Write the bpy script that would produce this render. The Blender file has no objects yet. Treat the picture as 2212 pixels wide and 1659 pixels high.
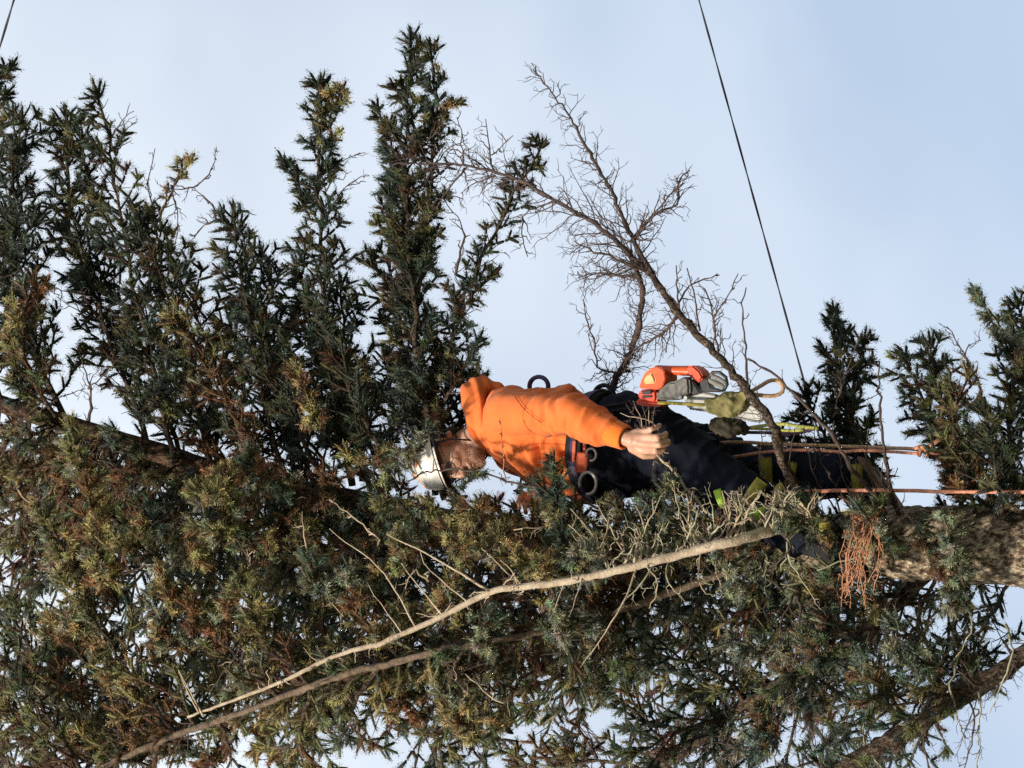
import bpy, bmesh, math, random
import numpy as np
from mathutils import Vector, Matrix, noise

random.seed(7); RNG = np.random.default_rng(7)
scene = bpy.context.scene
COL = scene.collection

# ------------------------------------------------------------------ camera
# A man in a tree photographed from the ground, the phone held on its side:
# the world's up is the picture's left, so the camera is rolled by a quarter turn.
ELEV = math.radians(25.0); DIST = 16.0; ZC = 8.4; PXM = 640.0; CU, CV = 1106.0, 829.5
FWD = Vector((0, math.cos(ELEV), math.sin(ELEV)))
UPV = Vector((0, -math.sin(ELEV), math.cos(ELEV)))
RGT = Vector((1, 0, 0))
CAM = Vector((0, 0, ZC)) - FWD * DIST
cam_data = bpy.data.cameras.new('camera'); cam = bpy.data.objects.new('camera', cam_data); COL.objects.link(cam)
im_r, im_u, back = -UPV, RGT, -FWD
M = Matrix(((im_r.x, im_u.x, back.x, CAM.x), (im_r.y, im_u.y, back.y, CAM.y), (im_r.z, im_u.z, back.z, CAM.z), (0, 0, 0, 1)))
cam.matrix_world = M
cam_data.sensor_width = 36.0; cam_data.lens = 36.0 * DIST / (2212 / PXM)
cam_data.clip_end = 3000; cam_data.clip_start = 0.1
scene.camera = cam

# ------------------------------------------------------------------ sky, sun, exposure
SUN_TO = Vector((-0.43, -0.78, 0.45)).normalized()
sun_el = math.asin(SUN_TO.z); sun_az = math.atan2(SUN_TO.x, SUN_TO.y)
world = bpy.data.worlds.new('World'); scene.world = world; world.use_nodes = True
wt = world.node_tree; wt.nodes.clear()
w_out = wt.nodes.new('ShaderNodeOutputWorld'); w_bg = wt.nodes.new('ShaderNodeBackground')
w_sky = wt.nodes.new('ShaderNodeTexSky'); w_sky.sky_type = 'NISHITA'; w_sky.sun_disc = False
w_sky.sun_elevation = sun_el; w_sky.sun_rotation = sun_az; w_sky.air_density = 1.0; w_sky.dust_density = 1.2; w_sky.ozone_density = 1.5
w_co = wt.nodes.new('ShaderNodeTexCoord'); w_map = wt.nodes.new('ShaderNodeMapping')
w_map.inputs['Scale'].default_value = (1.0, 1.0, 1.3)
w_map.inputs['Location'].default_value = (4.1823, 2.3818, 3.1953)
w_n = wt.nodes.new('ShaderNodeTexNoise'); w_n.inputs['Scale'].default_value = 5.0; w_n.inputs['Detail'].default_value = 4.0; w_n.inputs['Roughness'].default_value = 0.45
w_r = wt.nodes.new('ShaderNodeValToRGB'); w_r.color_ramp.elements[0].position = 0.34; w_r.color_ramp.elements[1].position = 0.66
w_r.color_ramp.elements[0].color = (0.36, 0.36, 0.36, 1); w_r.color_ramp.elements[1].color = (0.97, 0.97, 0.97, 1)
w_mix = wt.nodes.new('ShaderNodeMix'); w_mix.data_type = 'RGBA'
w_mix.inputs[7].default_value = (6.6, 7.15, 7.75, 1)
wt.links.new(w_co.outputs['Generated'], w_map.inputs['Vector']); wt.links.new(w_map.outputs[0], w_n.inputs['Vector'])
wt.links.new(w_n.outputs['Fac'], w_r.inputs['Fac']); wt.links.new(w_r.outputs['Color'], w_mix.inputs[0])
wt.links.new(w_sky.outputs[0], w_mix.inputs[6]); wt.links.new(w_mix.outputs[2], w_bg.inputs['Color'])
w_bg.inputs['Strength'].default_value = 0.108
wt.links.new(w_bg.outputs[0], w_out.inputs['Surface'])

sun_d = bpy.data.lights.new('sun', 'SUN'); sun_d.energy = 5.0; sun_d.angle = math.radians(4.0); sun_d.color = (1.0, 0.89, 0.74)
sun = bpy.data.objects.new('sun', sun_d); COL.objects.link(sun)
sun.rotation_euler = SUN_TO.to_track_quat('Z', 'Y').to_euler(); sun.location = (0, 0, 30)

scene.view_settings.view_transform = 'Standard'; scene.view_settings.look = 'None'
scene.view_settings.exposure = 0.42; scene.view_settings.gamma = 1.0; scene.view_settings.use_curve_mapping = False
scene.render.engine = 'CYCLES'
scene.cycles.max_bounces = 6; scene.cycles.diffuse_bounces = 3; scene.cycles.transparent_max_bounces = 4
scene.cycles.use_denoising = False

def at(u, v, y=0.0):
    """World point on the vertical plane Y=y that is seen at picture point (u, v) on a 2212 x 1659 grid."""
    d = FWD * DIST + im_r * ((u - CU) / PXM) + im_u * ((CV - v) / PXM)
    return CAM + d * ((y - CAM.y) / d.y)

def ats(pts): return [at(*p) for p in pts]

# ------------------------------------------------------------------ materials
def new_mat(name):
    m = bpy.data.materials.new(name); m.use_nodes = True
    return m, m.node_tree, m.node_tree.nodes['Principled BSDF']

def noise_mat(name, stops, scale, rough=0.7, detail=6, bump=0.3, bscale=None, bdist=0.01, stretch=(1, 1, 1), sheen=0, metal=0, spec=0.4, nrough=0.6):
    m, nt, b = new_mat(name)
    co = nt.nodes.new('ShaderNodeTexCoord'); mp = nt.nodes.new('ShaderNodeMapping'); mp.inputs['Scale'].default_value = stretch
    nz = nt.nodes.new('ShaderNodeTexNoise'); nz.inputs['Scale'].default_value = scale; nz.inputs['Detail'].default_value = detail; nz.inputs['Roughness'].default_value = nrough
    rp = nt.nodes.new('ShaderNodeValToRGB')
    while len(rp.color_ramp.elements) < len(stops): rp.color_ramp.elements.new(0.5)
    for e, (p, c) in zip(rp.color_ramp.elements, stops): e.position = p; e.color = (*c, 1)
    nt.links.new(co.outputs['Object'], mp.inputs[0]); nt.links.new(mp.outputs[0], nz.inputs['Vector'])
    nt.links.new(nz.outputs['Fac'], rp.inputs['Fac']); nt.links.new(rp.outputs['Color'], b.inputs['Base Color'])
    b.inputs['Roughness'].default_value = rough; b.inputs['Metallic'].default_value = metal
    b.inputs['Specular IOR Level'].default_value = spec
    if sheen: b.inputs['Sheen Weight'].default_value = sheen; b.inputs['Sheen Roughness'].default_value = 0.5
    if bump:
        n2 = nt.nodes.new('ShaderNodeTexNoise'); n2.inputs['Scale'].default_value = bscale or scale * 3; n2.inputs['Detail'].default_value = 5
        bp = nt.nodes.new('ShaderNodeBump'); bp.inputs['Strength'].default_value = bump; bp.inputs['Distance'].default_value = bdist
        nt.links.new(mp.outputs[0], n2.inputs['Vector']); nt.links.new(n2.outputs['Fac'], bp.inputs['Height']); nt.links.new(bp.outputs[0], b.inputs['Normal'])
    return m

MAT = {}
# needles: colour of each shoot is carried by the mesh
m, nt, b = new_mat('needles')
ca = nt.nodes.new('ShaderNodeAttribute'); ca.attribute_name = 'tint'
nco = nt.nodes.new('ShaderNodeTexCoord'); nsp = nt.nodes.new('ShaderNodeTexNoise'); nsp.inputs['Scale'].default_value = 260; nsp.inputs['Detail'].default_value = 2
nmr = nt.nodes.new('ShaderNodeMapRange'); nmr.inputs['From Min'].default_value = .3; nmr.inputs['From Max'].default_value = .7; nmr.inputs['To Min'].default_value = .45; nmr.inputs['To Max'].default_value = 1.5
nmu = nt.nodes.new('ShaderNodeMix'); nmu.data_type = 'RGBA'; nmu.blend_type = 'MULTIPLY'; nmu.inputs[0].default_value = 1.0
nt.links.new(nco.outputs['Object'], nsp.inputs['Vector']); nt.links.new(nsp.outputs['Fac'], nmr.inputs['Value']); nt.links.new(ca.outputs['Color'], nmu.inputs[6]); nt.links.new(nmr.outputs[0], nmu.inputs[7])
nbp = nt.nodes.new('ShaderNodeBump'); nbp.inputs['Strength'].default_value = .8; nbp.inputs['Distance'].default_value = .004; nt.links.new(nsp.outputs['Fac'], nbp.inputs['Height']); nt.links.new(nbp.outputs[0], b.inputs['Normal'])
nt.links.new(nmu.outputs[2], b.inputs['Base Color']); b.inputs['Roughness'].default_value = 0.6; b.inputs['Specular IOR Level'].default_value = 0.25
tr = nt.nodes.new('ShaderNodeBsdfTranslucent'); mx = nt.nodes.new('ShaderNodeMixShader'); mx.inputs[0].default_value = 0.22
nt.links.new(ca.outputs['Color'], tr.inputs['Color']); nt.links.new(b.outputs[0], mx.inputs[1]); nt.links.new(tr.outputs[0], mx.inputs[2])
nt.links.new(mx.outputs[0], nt.nodes['Material Output'].inputs['Surface'])
MAT['needles'] = m
def bark_mat(name, dark, mid_, light, cell, upper=None):
    """Scaly bark: plates with dark cracks, mottled by noise; thinner bark higher up is darker and redder, deepened further in place of shade."""
    m, nt, b = new_mat(name); N = nt.nodes.new; L = nt.links.new
    co = N('ShaderNodeTexCoord'); mp = N('ShaderNodeMapping'); mp.inputs['Scale'].default_value = (1, 1, .6); L(co.outputs['Object'], mp.inputs[0])
    wn = N('ShaderNodeTexNoise'); wn.inputs['Scale'].default_value = 30; wn.inputs['Detail'].default_value = 4; L(mp.outputs[0], wn.inputs['Vector'])
    wm = N('ShaderNodeMix'); wm.data_type = 'RGBA'; wm.inputs[0].default_value = .10; L(mp.outputs[0], wm.inputs[6]); L(wn.outputs['Color'], wm.inputs[7])
    vo = N('ShaderNodeTexVoronoi'); vo.feature = 'DISTANCE_TO_EDGE'; vo.inputs['Scale'].default_value = cell; L(wm.outputs[2], vo.inputs['Vector'])
    vc = N('ShaderNodeTexVoronoi'); vc.inputs['Scale'].default_value = cell; L(wm.outputs[2], vc.inputs['Vector'])
    n1 = N('ShaderNodeTexNoise'); n1.inputs['Scale'].default_value = cell * 1.6; n1.inputs['Detail'].default_value = 7; n1.inputs['Roughness'].default_value = .7; L(mp.outputs[0], n1.inputs['Vector'])
    rp = N('ShaderNodeValToRGB'); rp.color_ramp.elements.new(.5)
    for e, (p, c) in zip(rp.color_ramp.elements, ((.42, dark), (.50, mid_), (.585, light))): e.position = p; e.color = (*c, 1)
    L(n1.outputs['Fac'], rp.inputs['Fac'])
    ck = N('ShaderNodeMapRange'); ck.inputs['From Max'].default_value = .10; ck.inputs['To Min'].default_value = .72; L(vo.outputs['Distance'], ck.inputs['Value'])
    sep = N('ShaderNodeSeparateColor'); L(vc.outputs['Color'], sep.inputs[0]); pl = N('ShaderNodeMapRange'); pl.inputs['To Min'].default_value = .78; pl.inputs['To Max'].default_value = 1.15; L(sep.outputs[0], pl.inputs['Value'])
    mu = N('ShaderNodeMath'); mu.operation = 'MULTIPLY'; L(ck.outputs[0], mu.inputs[0]); L(pl.outputs[0], mu.inputs[1])
    mx = N('ShaderNodeMix'); mx.data_type = 'RGBA'; mx.blend_type = 'MULTIPLY'; mx.inputs[0].default_value = 1.0; L(rp.outputs['Color'], mx.inputs[6]); L(mu.outputs[0], mx.inputs[7])
    last = mx.outputs[2]
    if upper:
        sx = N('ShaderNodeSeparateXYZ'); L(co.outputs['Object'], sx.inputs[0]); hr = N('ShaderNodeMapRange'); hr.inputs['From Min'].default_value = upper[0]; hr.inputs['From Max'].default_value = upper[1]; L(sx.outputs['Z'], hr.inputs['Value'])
        m2 = N('ShaderNodeMix'); m2.data_type = 'RGBA'; m2.blend_type = 'MULTIPLY'; L(hr.outputs[0], m2.inputs[0]); L(last, m2.inputs[6]); m2.inputs[7].default_value = (.24, .18, .15, 1); last = m2.outputs[2]  # young bark's darker tone, deepened to stand for shade up there
    L(last, b.inputs['Base Color']); b.inputs['Roughness'].default_value = .92; b.inputs['Specular IOR Level'].default_value = .2
    ad = N('ShaderNodeMath'); ad.operation = 'ADD'; L(ck.outputs[0], ad.inputs[0]); L(n1.outputs['Fac'], ad.inputs[1])
    bp = N('ShaderNodeBump'); bp.inputs['Strength'].default_value = .9; bp.inputs['Distance'].default_value = .012; L(ad.outputs[0], bp.inputs['Height']); L(bp.outputs[0], b.inputs['Normal'])
    return m
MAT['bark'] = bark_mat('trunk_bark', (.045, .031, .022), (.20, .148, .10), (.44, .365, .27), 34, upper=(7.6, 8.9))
MAT['limb'] = bark_mat('limb_bark', (.026, .018, .014), (.070, .048, .036), (.165, .125, .09), 60)
MAT['pale'] = noise_mat('pale_peeled_bark', [(0.30, (0.16, 0.115, 0.075)), (0.44, (0.30, 0.235, 0.165)), (0.62, (0.44, 0.36, 0.27)), (0.8, (0.54, 0.47, 0.37))], 26, 0.88, 8, 0.6, 140, 0.006, nrough=.7)
MAT['limb_warm'] = noise_mat('brown_limb_bark', [(0.34, (0.045, 0.030, 0.022)), (0.5, (0.115, 0.080, 0.055)), (0.66, (0.20, 0.15, 0.105))], 40, 0.9, 8, 0.7, 130, 0.006, nrough=.7)
MAT['twig'] = noise_mat('twig_bark', [(0.3, (0.034, 0.022, 0.021)), (0.7, (0.080, 0.055, 0.047))], 40, 0.9, 3, 0)
MAT['paletwig'] = noise_mat('pale_twig_bark', [(0.3, (0.20, 0.155, 0.105)), (0.7, (0.42, 0.34, 0.24))], 25, 0.9, 3, 0)
MAT['redtwig'] = noise_mat('red_twig_bark', [(0.3, (0.25, 0.11, 0.06)), (0.7, (0.46, 0.22, 0.12))], 25, 0.9, 3, 0)
MAT['greentwig'] = noise_mat('lichen_twig_bark', [(0.3, (0.15, 0.13, 0.09)), (0.7, (0.36, 0.36, 0.25))], 30, 0.9, 3, 0)
MAT['hoodie'] = noise_mat('orange_fleece', [(0.22, (0.40, 0.085, 0.020)), (0.36, (0.56, 0.122, 0.028)), (0.6, (0.64, 0.150, 0.038)), (0.8, (0.71, 0.185, 0.055))], 12, 0.85, 6, 0.25, 420, 0.003, sheen=0.08, spec=0.15)
MAT['cuff'] = noise_mat('orange_rib', [(0.3, (0.64, 0.13, 0.012)), (0.7, (0.76, 0.175, 0.02))], 30, 0.85, 4, 0.4, 300, 0.003, (1, 1, 0.15), sheen=0.2, spec=0.2)
MAT['hoodlining'] = noise_mat('dark_orange_lining', [(0.3, (0.36, 0.07, 0.012)), (0.7, (0.48, 0.10, 0.015))], 30, 0.9, 4, 0.2)
MAT['trousers'] = noise_mat('navy_work_cloth', [(0.3, (0.005, 0.006, 0.011)), (0.7, (0.012, 0.0145, 0.025))], 7, 0.95, 6, 0.3, 300, 0.003, spec=0.1)
MAT['skin'] = noise_mat('skin', [(0.3, (0.36, 0.185, 0.125)), (0.7, (0.52, 0.305, 0.215))], 26, 0.5, 5, 0.25, 180, 0.002)
MAT['hair'] = noise_mat('brown_hair', [(0.3, (0.035, 0.022, 0.014)), (0.7, (0.10, 0.06, 0.035))], 60, 0.6, 3, 0)
MAT['beard'] = noise_mat('brown_beard', [(0.3, (0.22, 0.13, 0.085)), (0.7, (0.40, 0.26, 0.175))], 60, 0.7, 3, 0)
MAT['helmet'] = noise_mat('white_shell', [(0.3, (0.72, 0.70, 0.66)), (0.7, (0.82, 0.81, 0.78))], 14, 0.35, 4, 0.03, 40)
MAT['helmet_orange'] = noise_mat('orange_shell', [(0.3, (0.75, 0.30, 0.12)), (0.7, (0.85, 0.40, 0.2))], 14, 0.4, 4, 0)
MAT['black'] = noise_mat('black_webbing', [(0.3, (0.008, 0.008, 0.011)), (0.7, (0.018, 0.018, 0.022))], 60, 0.85, 4, 0.3, 260, 0.002, spec=0.2)
MAT['plastic'] = noise_mat('black_plastic', [(0.3, (0.012, 0.012, 0.014)), (0.7, (0.03, 0.03, 0.032))], 40, 0.4, 3, 0)
MAT['purple'] = noise_mat('dark_purple_strap', [(0.3, (0.016, 0.010, 0.03)), (0.7, (0.045, 0.03, 0.075))], 50, 0.7, 3, 0.2)
MAT['metal'] = noise_mat('brushed_alloy', [(0.3, (0.24, 0.24, 0.23)), (0.7, (0.38, 0.38, 0.37))], 40, 0.5, 4, 0.1, 200, 0.001, metal=0.3)
MAT['saw'] = noise_mat('saw_orange', [(0.3, (0.55, 0.06, 0.012)), (0.7, (0.70, 0.11, 0.02))], 14, 0.42, 4, 0.05)
MAT['sawred'] = noise_mat('saw_red', [(0.3, (0.50, 0.045, 0.02)), (0.7, (0.65, 0.085, 0.03))], 14, 0.5, 4, 0.05)
MAT['sawgrey'] = noise_mat('saw_grey', [(0.3, (0.085, 0.08, 0.07)), (0.7, (0.15, 0.145, 0.13))], 30, 0.6, 5, 0.2, 120, 0.002)
MAT['olive'] = noise_mat('olive_canvas', [(0.3, (0.085, 0.075, 0.025)), (0.7, (0.22, 0.195, 0.08))], 18, 0.9, 5, 0.5, 220, 0.003)
MAT['darkbundle'] = noise_mat('dark_bundle', [(0.3, (0.014, 0.011, 0.008)), (0.7, (0.055, 0.046, 0.026))], 30, 0.9, 5, 0.6, 120, 0.005)
MAT['yellowpad'] = noise_mat('yellow_pad', [(0.3, (0.17, 0.145, 0.022)), (0.7, (0.30, 0.26, 0.05))], 30, 0.85, 5, 0.4, 160, 0.003)
MAT['hivis'] = noise_mat('hivis_green', [(0.3, (0.36, 0.60, 0.04)), (0.7, (0.46, 0.70, 0.08))], 30, 0.7, 4, 0.3, 160, 0.003)
MAT['redpatch'] = noise_mat('red_patch', [(0.35, (0.30, 0.05, 0.02)), (0.65, (0.50, 0.10, 0.04))], 40, 0.7, 4, 0.3)
MAT['leather'] = noise_mat('brown_leather', [(0.3, (0.09, 0.045, 0.025)), (0.7, (0.20, 0.11, 0.065))], 30, 0.6, 5, 0.4)
MAT['lens'] = noise_mat('dark_lens', [(0.3, (0.02, 0.02, 0.022)), (0.7, (0.03, 0.03, 0.034))], 10, 0.12, 2, 0)
MAT['lens'].node_tree.nodes['Principled BSDF'].inputs['Alpha'].default_value = 0.35
MAT['dark'] = noise_mat('dark_skin_gap', [(0.3, (0.05, 0.02, 0.018)), (0.7, (0.09, 0.035, 0.03))], 30, 0.6, 2, 0)

def rope_mat(name, c1, c2):
    m, nt, b = new_mat(name)
    co = nt.nodes.new('ShaderNodeTexCoord'); wv = nt.nodes.new('ShaderNodeTexNoise'); wv.inputs['Scale'].default_value = 150; wv.inputs['Detail'].default_value = 2
    rp = nt.nodes.new('ShaderNodeValToRGB'); rp.color_ramp.elements[0].position = 0.35; rp.color_ramp.elements[1].position = 0.65
    rp.color_ramp.elements[0].color = (*c1, 1); rp.color_ramp.elements[1].color = (*c2, 1)
    bp = nt.nodes.new('ShaderNodeBump'); bp.inputs['Strength'].default_value = 0.5; bp.inputs['Distance'].default_value = 0.003
    nt.links.new(co.outputs['Object'], wv.inputs['Vector']); nt.links.new(wv.outputs['Fac'], rp.inputs['Fac']); nt.links.new(rp.outputs['Color'], b.inputs['Base Color'])
    nt.links.new(wv.outputs['Fac'], bp.inputs['Height']); nt.links.new(bp.outputs[0], b.inputs['Normal']); b.inputs['Roughness'].default_value = 0.85
    return m
MAT['rope_salmon'] = rope_mat('salmon_rope', (0.40, 0.15, 0.09), (0.62, 0.28, 0.18))
MAT['rope_tan'] = rope_mat('tan_rope', (0.26, 0.15, 0.08), (0.46, 0.30, 0.17))
MAT['rope_lime'] = rope_mat('lime_rope', (0.20, 0.20, 0.035), (0.42, 0.42, 0.10))
MAT['rope_dark'] = rope_mat('dark_rope', (0.03, 0.012, 0.035), (0.09, 0.04, 0.09))
MAT['rope_brown'] = rope_mat('brown_rope', (0.07, 0.04, 0.025), (0.16, 0.10, 0.06))
MAT['cable'] = rope_mat('black_cable', (0.018, 0.015, 0.022), (0.05, 0.045, 0.06))
MAT['ground'] = noise_mat('meadow_ground', [(0.3, (0.05, 0.06, 0.022)), (0.55, (0.10, 0.105, 0.04)), (0.8, (0.17, 0.14, 0.075))], 0.6, 0.95, 10, 0.6, 8, 0.05)

# ------------------------------------------------------------------ object helpers
def tag(o, label=None, cat=None, group=None, kind=None):
    if label: o['label'] = label
    if cat: o['category'] = cat
    if group: o['group'] = group
    if kind: o['kind'] = kind
    return o

def put(o, parent):
    if parent is not None:
        o.parent = parent
        o.matrix_parent_inverse = Matrix.Translation(-parent.location) if parent.type == 'EMPTY' else Matrix.Identity(4)
    return o

def empty(name, loc):
    o = bpy.data.objects.new(name, None); o.location = loc; o.empty_display_size = 0.1; COL.objects.link(o); return o

def link_mesh(name, me, mat, parent=None, smooth=True):
    if mat is not None and not me.materials: me.materials.append(mat if not isinstance(mat, str) else MAT[mat])
    o = bpy.data.objects.new(name, me); COL.objects.link(o)
    if smooth and len(me.polygons): me.polygons.foreach_set('use_smooth', np.ones(len(me.polygons), dtype=bool))
    return put(o, parent)

class MB:
    """Collects tubes, caps and polygons and links them as one mesh object."""
    def __init__(s): s.v = []; s.f = []
    def add(s, vs, fs):
        n = len(s.v); s.v.extend(vs); s.f.extend([tuple(i + n for i in f) for f in fs])
    def tube(s, pts, rad, k=6, closed=False, cap=True, flat=None, rough=0.0):
        """Tube through pts; rad is a number or a list. flat=(vector, factor) squashes along a direction."""
        P = [Vector(p) for p in pts]; n = len(P)
        R = [rad] * n if not hasattr(rad, '__len__') else list(rad)
        T = []
        for i in range(n):
            a = P[(i - 1) % n] if (closed or i > 0) else P[i]; b = P[(i + 1) % n] if (closed or i < n - 1) else P[i]
            t = b - a; T.append(t.normalized() if t.length > 1e-9 else Vector((0, 0, 1)))
        e = T[0].orthogonal().normalized(); vs = []; fs = []
        for i in range(n):
            e = (e - T[i] * e.dot(T[i])); e = e.normalized() if e.length > 1e-6 else T[i].orthogonal().normalized()
            g = T[i].cross(e)
            for j in range(k):
                a = 2 * math.pi * j / k
                o = (e * math.cos(a) + g * math.sin(a)) * R[i]
                if flat: o = o - flat[0] * (o.dot(flat[0]) * (1 - flat[1]))
                vs.append(P[i] + o)
        if rough:
            vs = [v + (v - P[i // k]) * (rough * (noise.noise(v * 38) + .6 * noise.noise(v * 90))) for i, v in enumerate(vs)]
        m = n if closed else n - 1
        for i in range(m):
            for j in range(k):
                a = i * k + j; b2 = i * k + (j + 1) % k; c = ((i + 1) % n) * k + (j + 1) % k; d = ((i + 1) % n) * k + j
                fs.append((a, b2, c, d))
        if cap and not closed:
            fs.append(tuple(range(k - 1, -1, -1))); fs.append(tuple((n - 1) * k + j for j in range(k)))
        s.add(vs, fs)
    def capsule(s, pts, rad, k=12, flat=None):
        """Tube with rounded ends."""
        P = [Vector(p) for p in pts]; R = [rad] * len(P) if not hasattr(rad, '__len__') else list(rad)
        t0 = (P[0] - P[1]).normalized(); t1 = (P[-1] - P[-2]).normalized()
        pre = [(P[0] + t0 * R[0] * math.sin(a), R[0] * math.cos(a)) for a in (1.5, 1.1, 0.6)]
        post = [(P[-1] + t1 * R[-1] * math.sin(a), R[-1] * math.cos(a)) for a in (0.6, 1.1, 1.5)]
        Q = [p for p, r in pre] + P + [p for p, r in post]; S = [r for p, r in pre] + R + [r for p, r in post]
        s.tube(Q, S, k, flat=flat)
    def ball(s, c, ax, rx, ry, rz, k=16, rings=10):
        """Ellipsoid with axes ax = (a, b, c)."""
        vs = []; fs = []
        for i in range(1, rings):
            th = math.pi * i / rings
            for j in range(k):
                ph = 2 * math.pi * j / k
                vs.append(Vector(c) + ax[0] * (rx * math.sin(th) * math.cos(ph)) + ax[1] * (ry * math.sin(th) * math.sin(ph)) + ax[2] * (rz * math.cos(th)))
        top = len(vs); vs.append(Vector(c) + ax[2] * rz); bot = len(vs); vs.append(Vector(c) - ax[2] * rz)
        for i in range(rings - 2):
            for j in range(k): fs.append((i * k + j, (i + 1) * k + j, (i + 1) * k + (j + 1) % k, i * k + (j + 1) % k))
        for j in range(k):
            fs.append((top, j, (j + 1) % k)); fs.append((bot, (rings - 2) * k + (j + 1) % k, (rings - 2) * k + j))
        s.add(vs, fs)
    def prism(s, poly, n, depth):
        """Polygon (3-D points, flat) pushed along n by depth."""
        P = [Vector(p) for p in poly]; k = len(P); n = Vector(n)
        s.add(P + [p + n * depth for p in P], [tuple(range(k - 1, -1, -1)), tuple(range(k, 2 * k))] + [(i, (i + 1) % k, k + (i + 1) % k, k + i) for i in range(k)])
    def box(s, c, ax, hx, hy, hz):
        c = Vector(c); vs = [c + ax[0] * (sx * hx) + ax[1] * (sy * hy) + ax[2] * (sz * hz) for sx in (-1, 1) for sy in (-1, 1) for sz in (-1, 1)]
        s.add(vs, [(0, 1, 3, 2), (4, 6, 7, 5), (0, 4, 5, 1), (2, 3, 7, 6), (0, 2, 6, 4), (1, 5, 7, 3)])
    def mesh(s, name):
        me = bpy.data.meshes.new(name); me.from_pydata([tuple(v) for v in s.v], [], s.f); me.update(); return me
    def build(s, name, mat, parent=None, smooth=True, bevel=0.0, seg=2):
        me = s.mesh(name)
        if bevel:
            bm = bmesh.new(); bm.from_mesh(me); bmesh.ops.recalc_face_normals(bm, faces=bm.faces)
            es = [e for e in bm.edges if len(e.link_faces) == 2 and e.calc_face_angle(0) > 0.5]
            bmesh.ops.bevel(bm, geom=es, offset=bevel, segments=seg, affect='EDGES', clamp_overlap=True); bm.to_mesh(me); bm.free()
        o = link_mesh(name, me, mat, parent, smooth)
        if bevel and smooth:
            try: me.set_sharp_from_angle(angle=math.radians(40))
            except Exception: pass
        return o
    def remesh(s, name, voxel, mat, parent=None, smooth_it=4, fac=0.5, post=None, dec=1.0):
        """Grows everything collected into one continuous skin."""
        me = s.mesh(name + '_src'); bm = bmesh.new(); bm.from_mesh(me); bmesh.ops.recalc_face_normals(bm, faces=bm.faces); bm.to_mesh(me); bm.free()
        t = bpy.data.objects.new(name + '_src', me); COL.objects.link(t)
        r = t.modifiers.new('r', 'REMESH'); r.mode = 'VOXEL'; r.voxel_size = voxel
        q = t.modifiers.new('s', 'SMOOTH'); q.iterations = smooth_it; q.factor = fac
        if dec < 1: t.modifiers.new('d', 'DECIMATE').ratio = dec
        dg = bpy.context.evaluated_depsgraph_get(); out = bpy.data.meshes.new_from_object(t.evaluated_get(dg))
        bpy.data.objects.remove(t); bpy.data.meshes.remove(me); out.name = name
        if post:
            n = len(out.vertices); co = np.empty(n * 3, np.float32); no = np.empty(n * 3, np.float32)
            out.vertices.foreach_get('co', co); out.vertices.foreach_get('normal', no)
            co = post(co.reshape(-1, 3), no.reshape(-1, 3)); out.vertices.foreach_set('co', np.ascontiguousarray(co, np.float32).ravel()); out.update()
        return link_mesh(name, out, mat, parent)

def spline(pts, n):
    """Catmull-Rom through pts, n points evenly by length."""
    P = [Vector(p) for p in pts]
    if len(P) == 2: return [P[0].lerp(P[1], i / (n - 1)) for i in range(n)]
    Q = [P[0] * 2 - P[1]] + P + [P[-1] * 2 - P[-2]]; D = []
    for i in range(1, len(Q) - 2):
        for j in range(12):
            t = j / 12; a, b, c, d = Q[i - 1], Q[i], Q[i + 1], Q[i + 2]
            D.append(0.5 * ((2 * b) + (c - a) * t + (2 * a - 5 * b + 4 * c - d) * t * t + (3 * b - a - 3 * c + d) * t ** 3))
    D.append(P[-1]); L = [0]
    for i in range(1, len(D)): L.append(L[-1] + (D[i] - D[i - 1]).length)
    out = []; k = 0
    for i in range(n):
        s = L[-1] * i / (n - 1)
        while k < len(L) - 2 and L[k + 1] < s: k += 1
        h = L[k + 1] - L[k]; out.append(D[k].lerp(D[k + 1], (s - L[k]) / h if h > 1e-9 else 0))
    return out

def length(P): return sum((P[i + 1] - P[i]).length for i in range(len(P) - 1))

# ------------------------------------------------------------------ ground
g = MB(); g.add([Vector((-1500, -1500, 0)), Vector((1500, -1500, 0)), Vector((1500, 1500, 0)), Vector((-1500, 1500, 0))], [(0, 1, 2, 3)])
tag(g.build('ground', 'ground'), kind='structure')

# ------------------------------------------------------------------ the spruce: needles, shoots, branches
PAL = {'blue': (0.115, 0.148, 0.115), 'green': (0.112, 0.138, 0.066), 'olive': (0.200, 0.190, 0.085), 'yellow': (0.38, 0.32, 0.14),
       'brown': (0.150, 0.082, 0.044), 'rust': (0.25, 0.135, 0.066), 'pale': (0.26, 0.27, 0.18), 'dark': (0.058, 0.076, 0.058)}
MIX = {'cool': [('blue', 4), ('green', 3), ('olive', 1.5), ('dark', 4), ('brown', 1), ('pale', .5)],
       'mid': [('blue', 3), ('green', 3), ('olive', 4), ('brown', 1.1), ('yellow', .7), ('pale', 1.0)],
       'warm': [('blue', 1), ('green', 2), ('olive', 5), ('brown', 3), ('rust', 1.2), ('yellow', 2.6), ('pale', 1.2)],
       'dead': [('brown', 4), ('rust', 4), ('olive', 1)],
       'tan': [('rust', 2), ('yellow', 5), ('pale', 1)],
       'lit': [('yellow', 3), ('pale', 3), ('olive', 4), ('rust', .4)]}  # lit: sunlight painted into the needle colour
TOTAL = [0]

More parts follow.
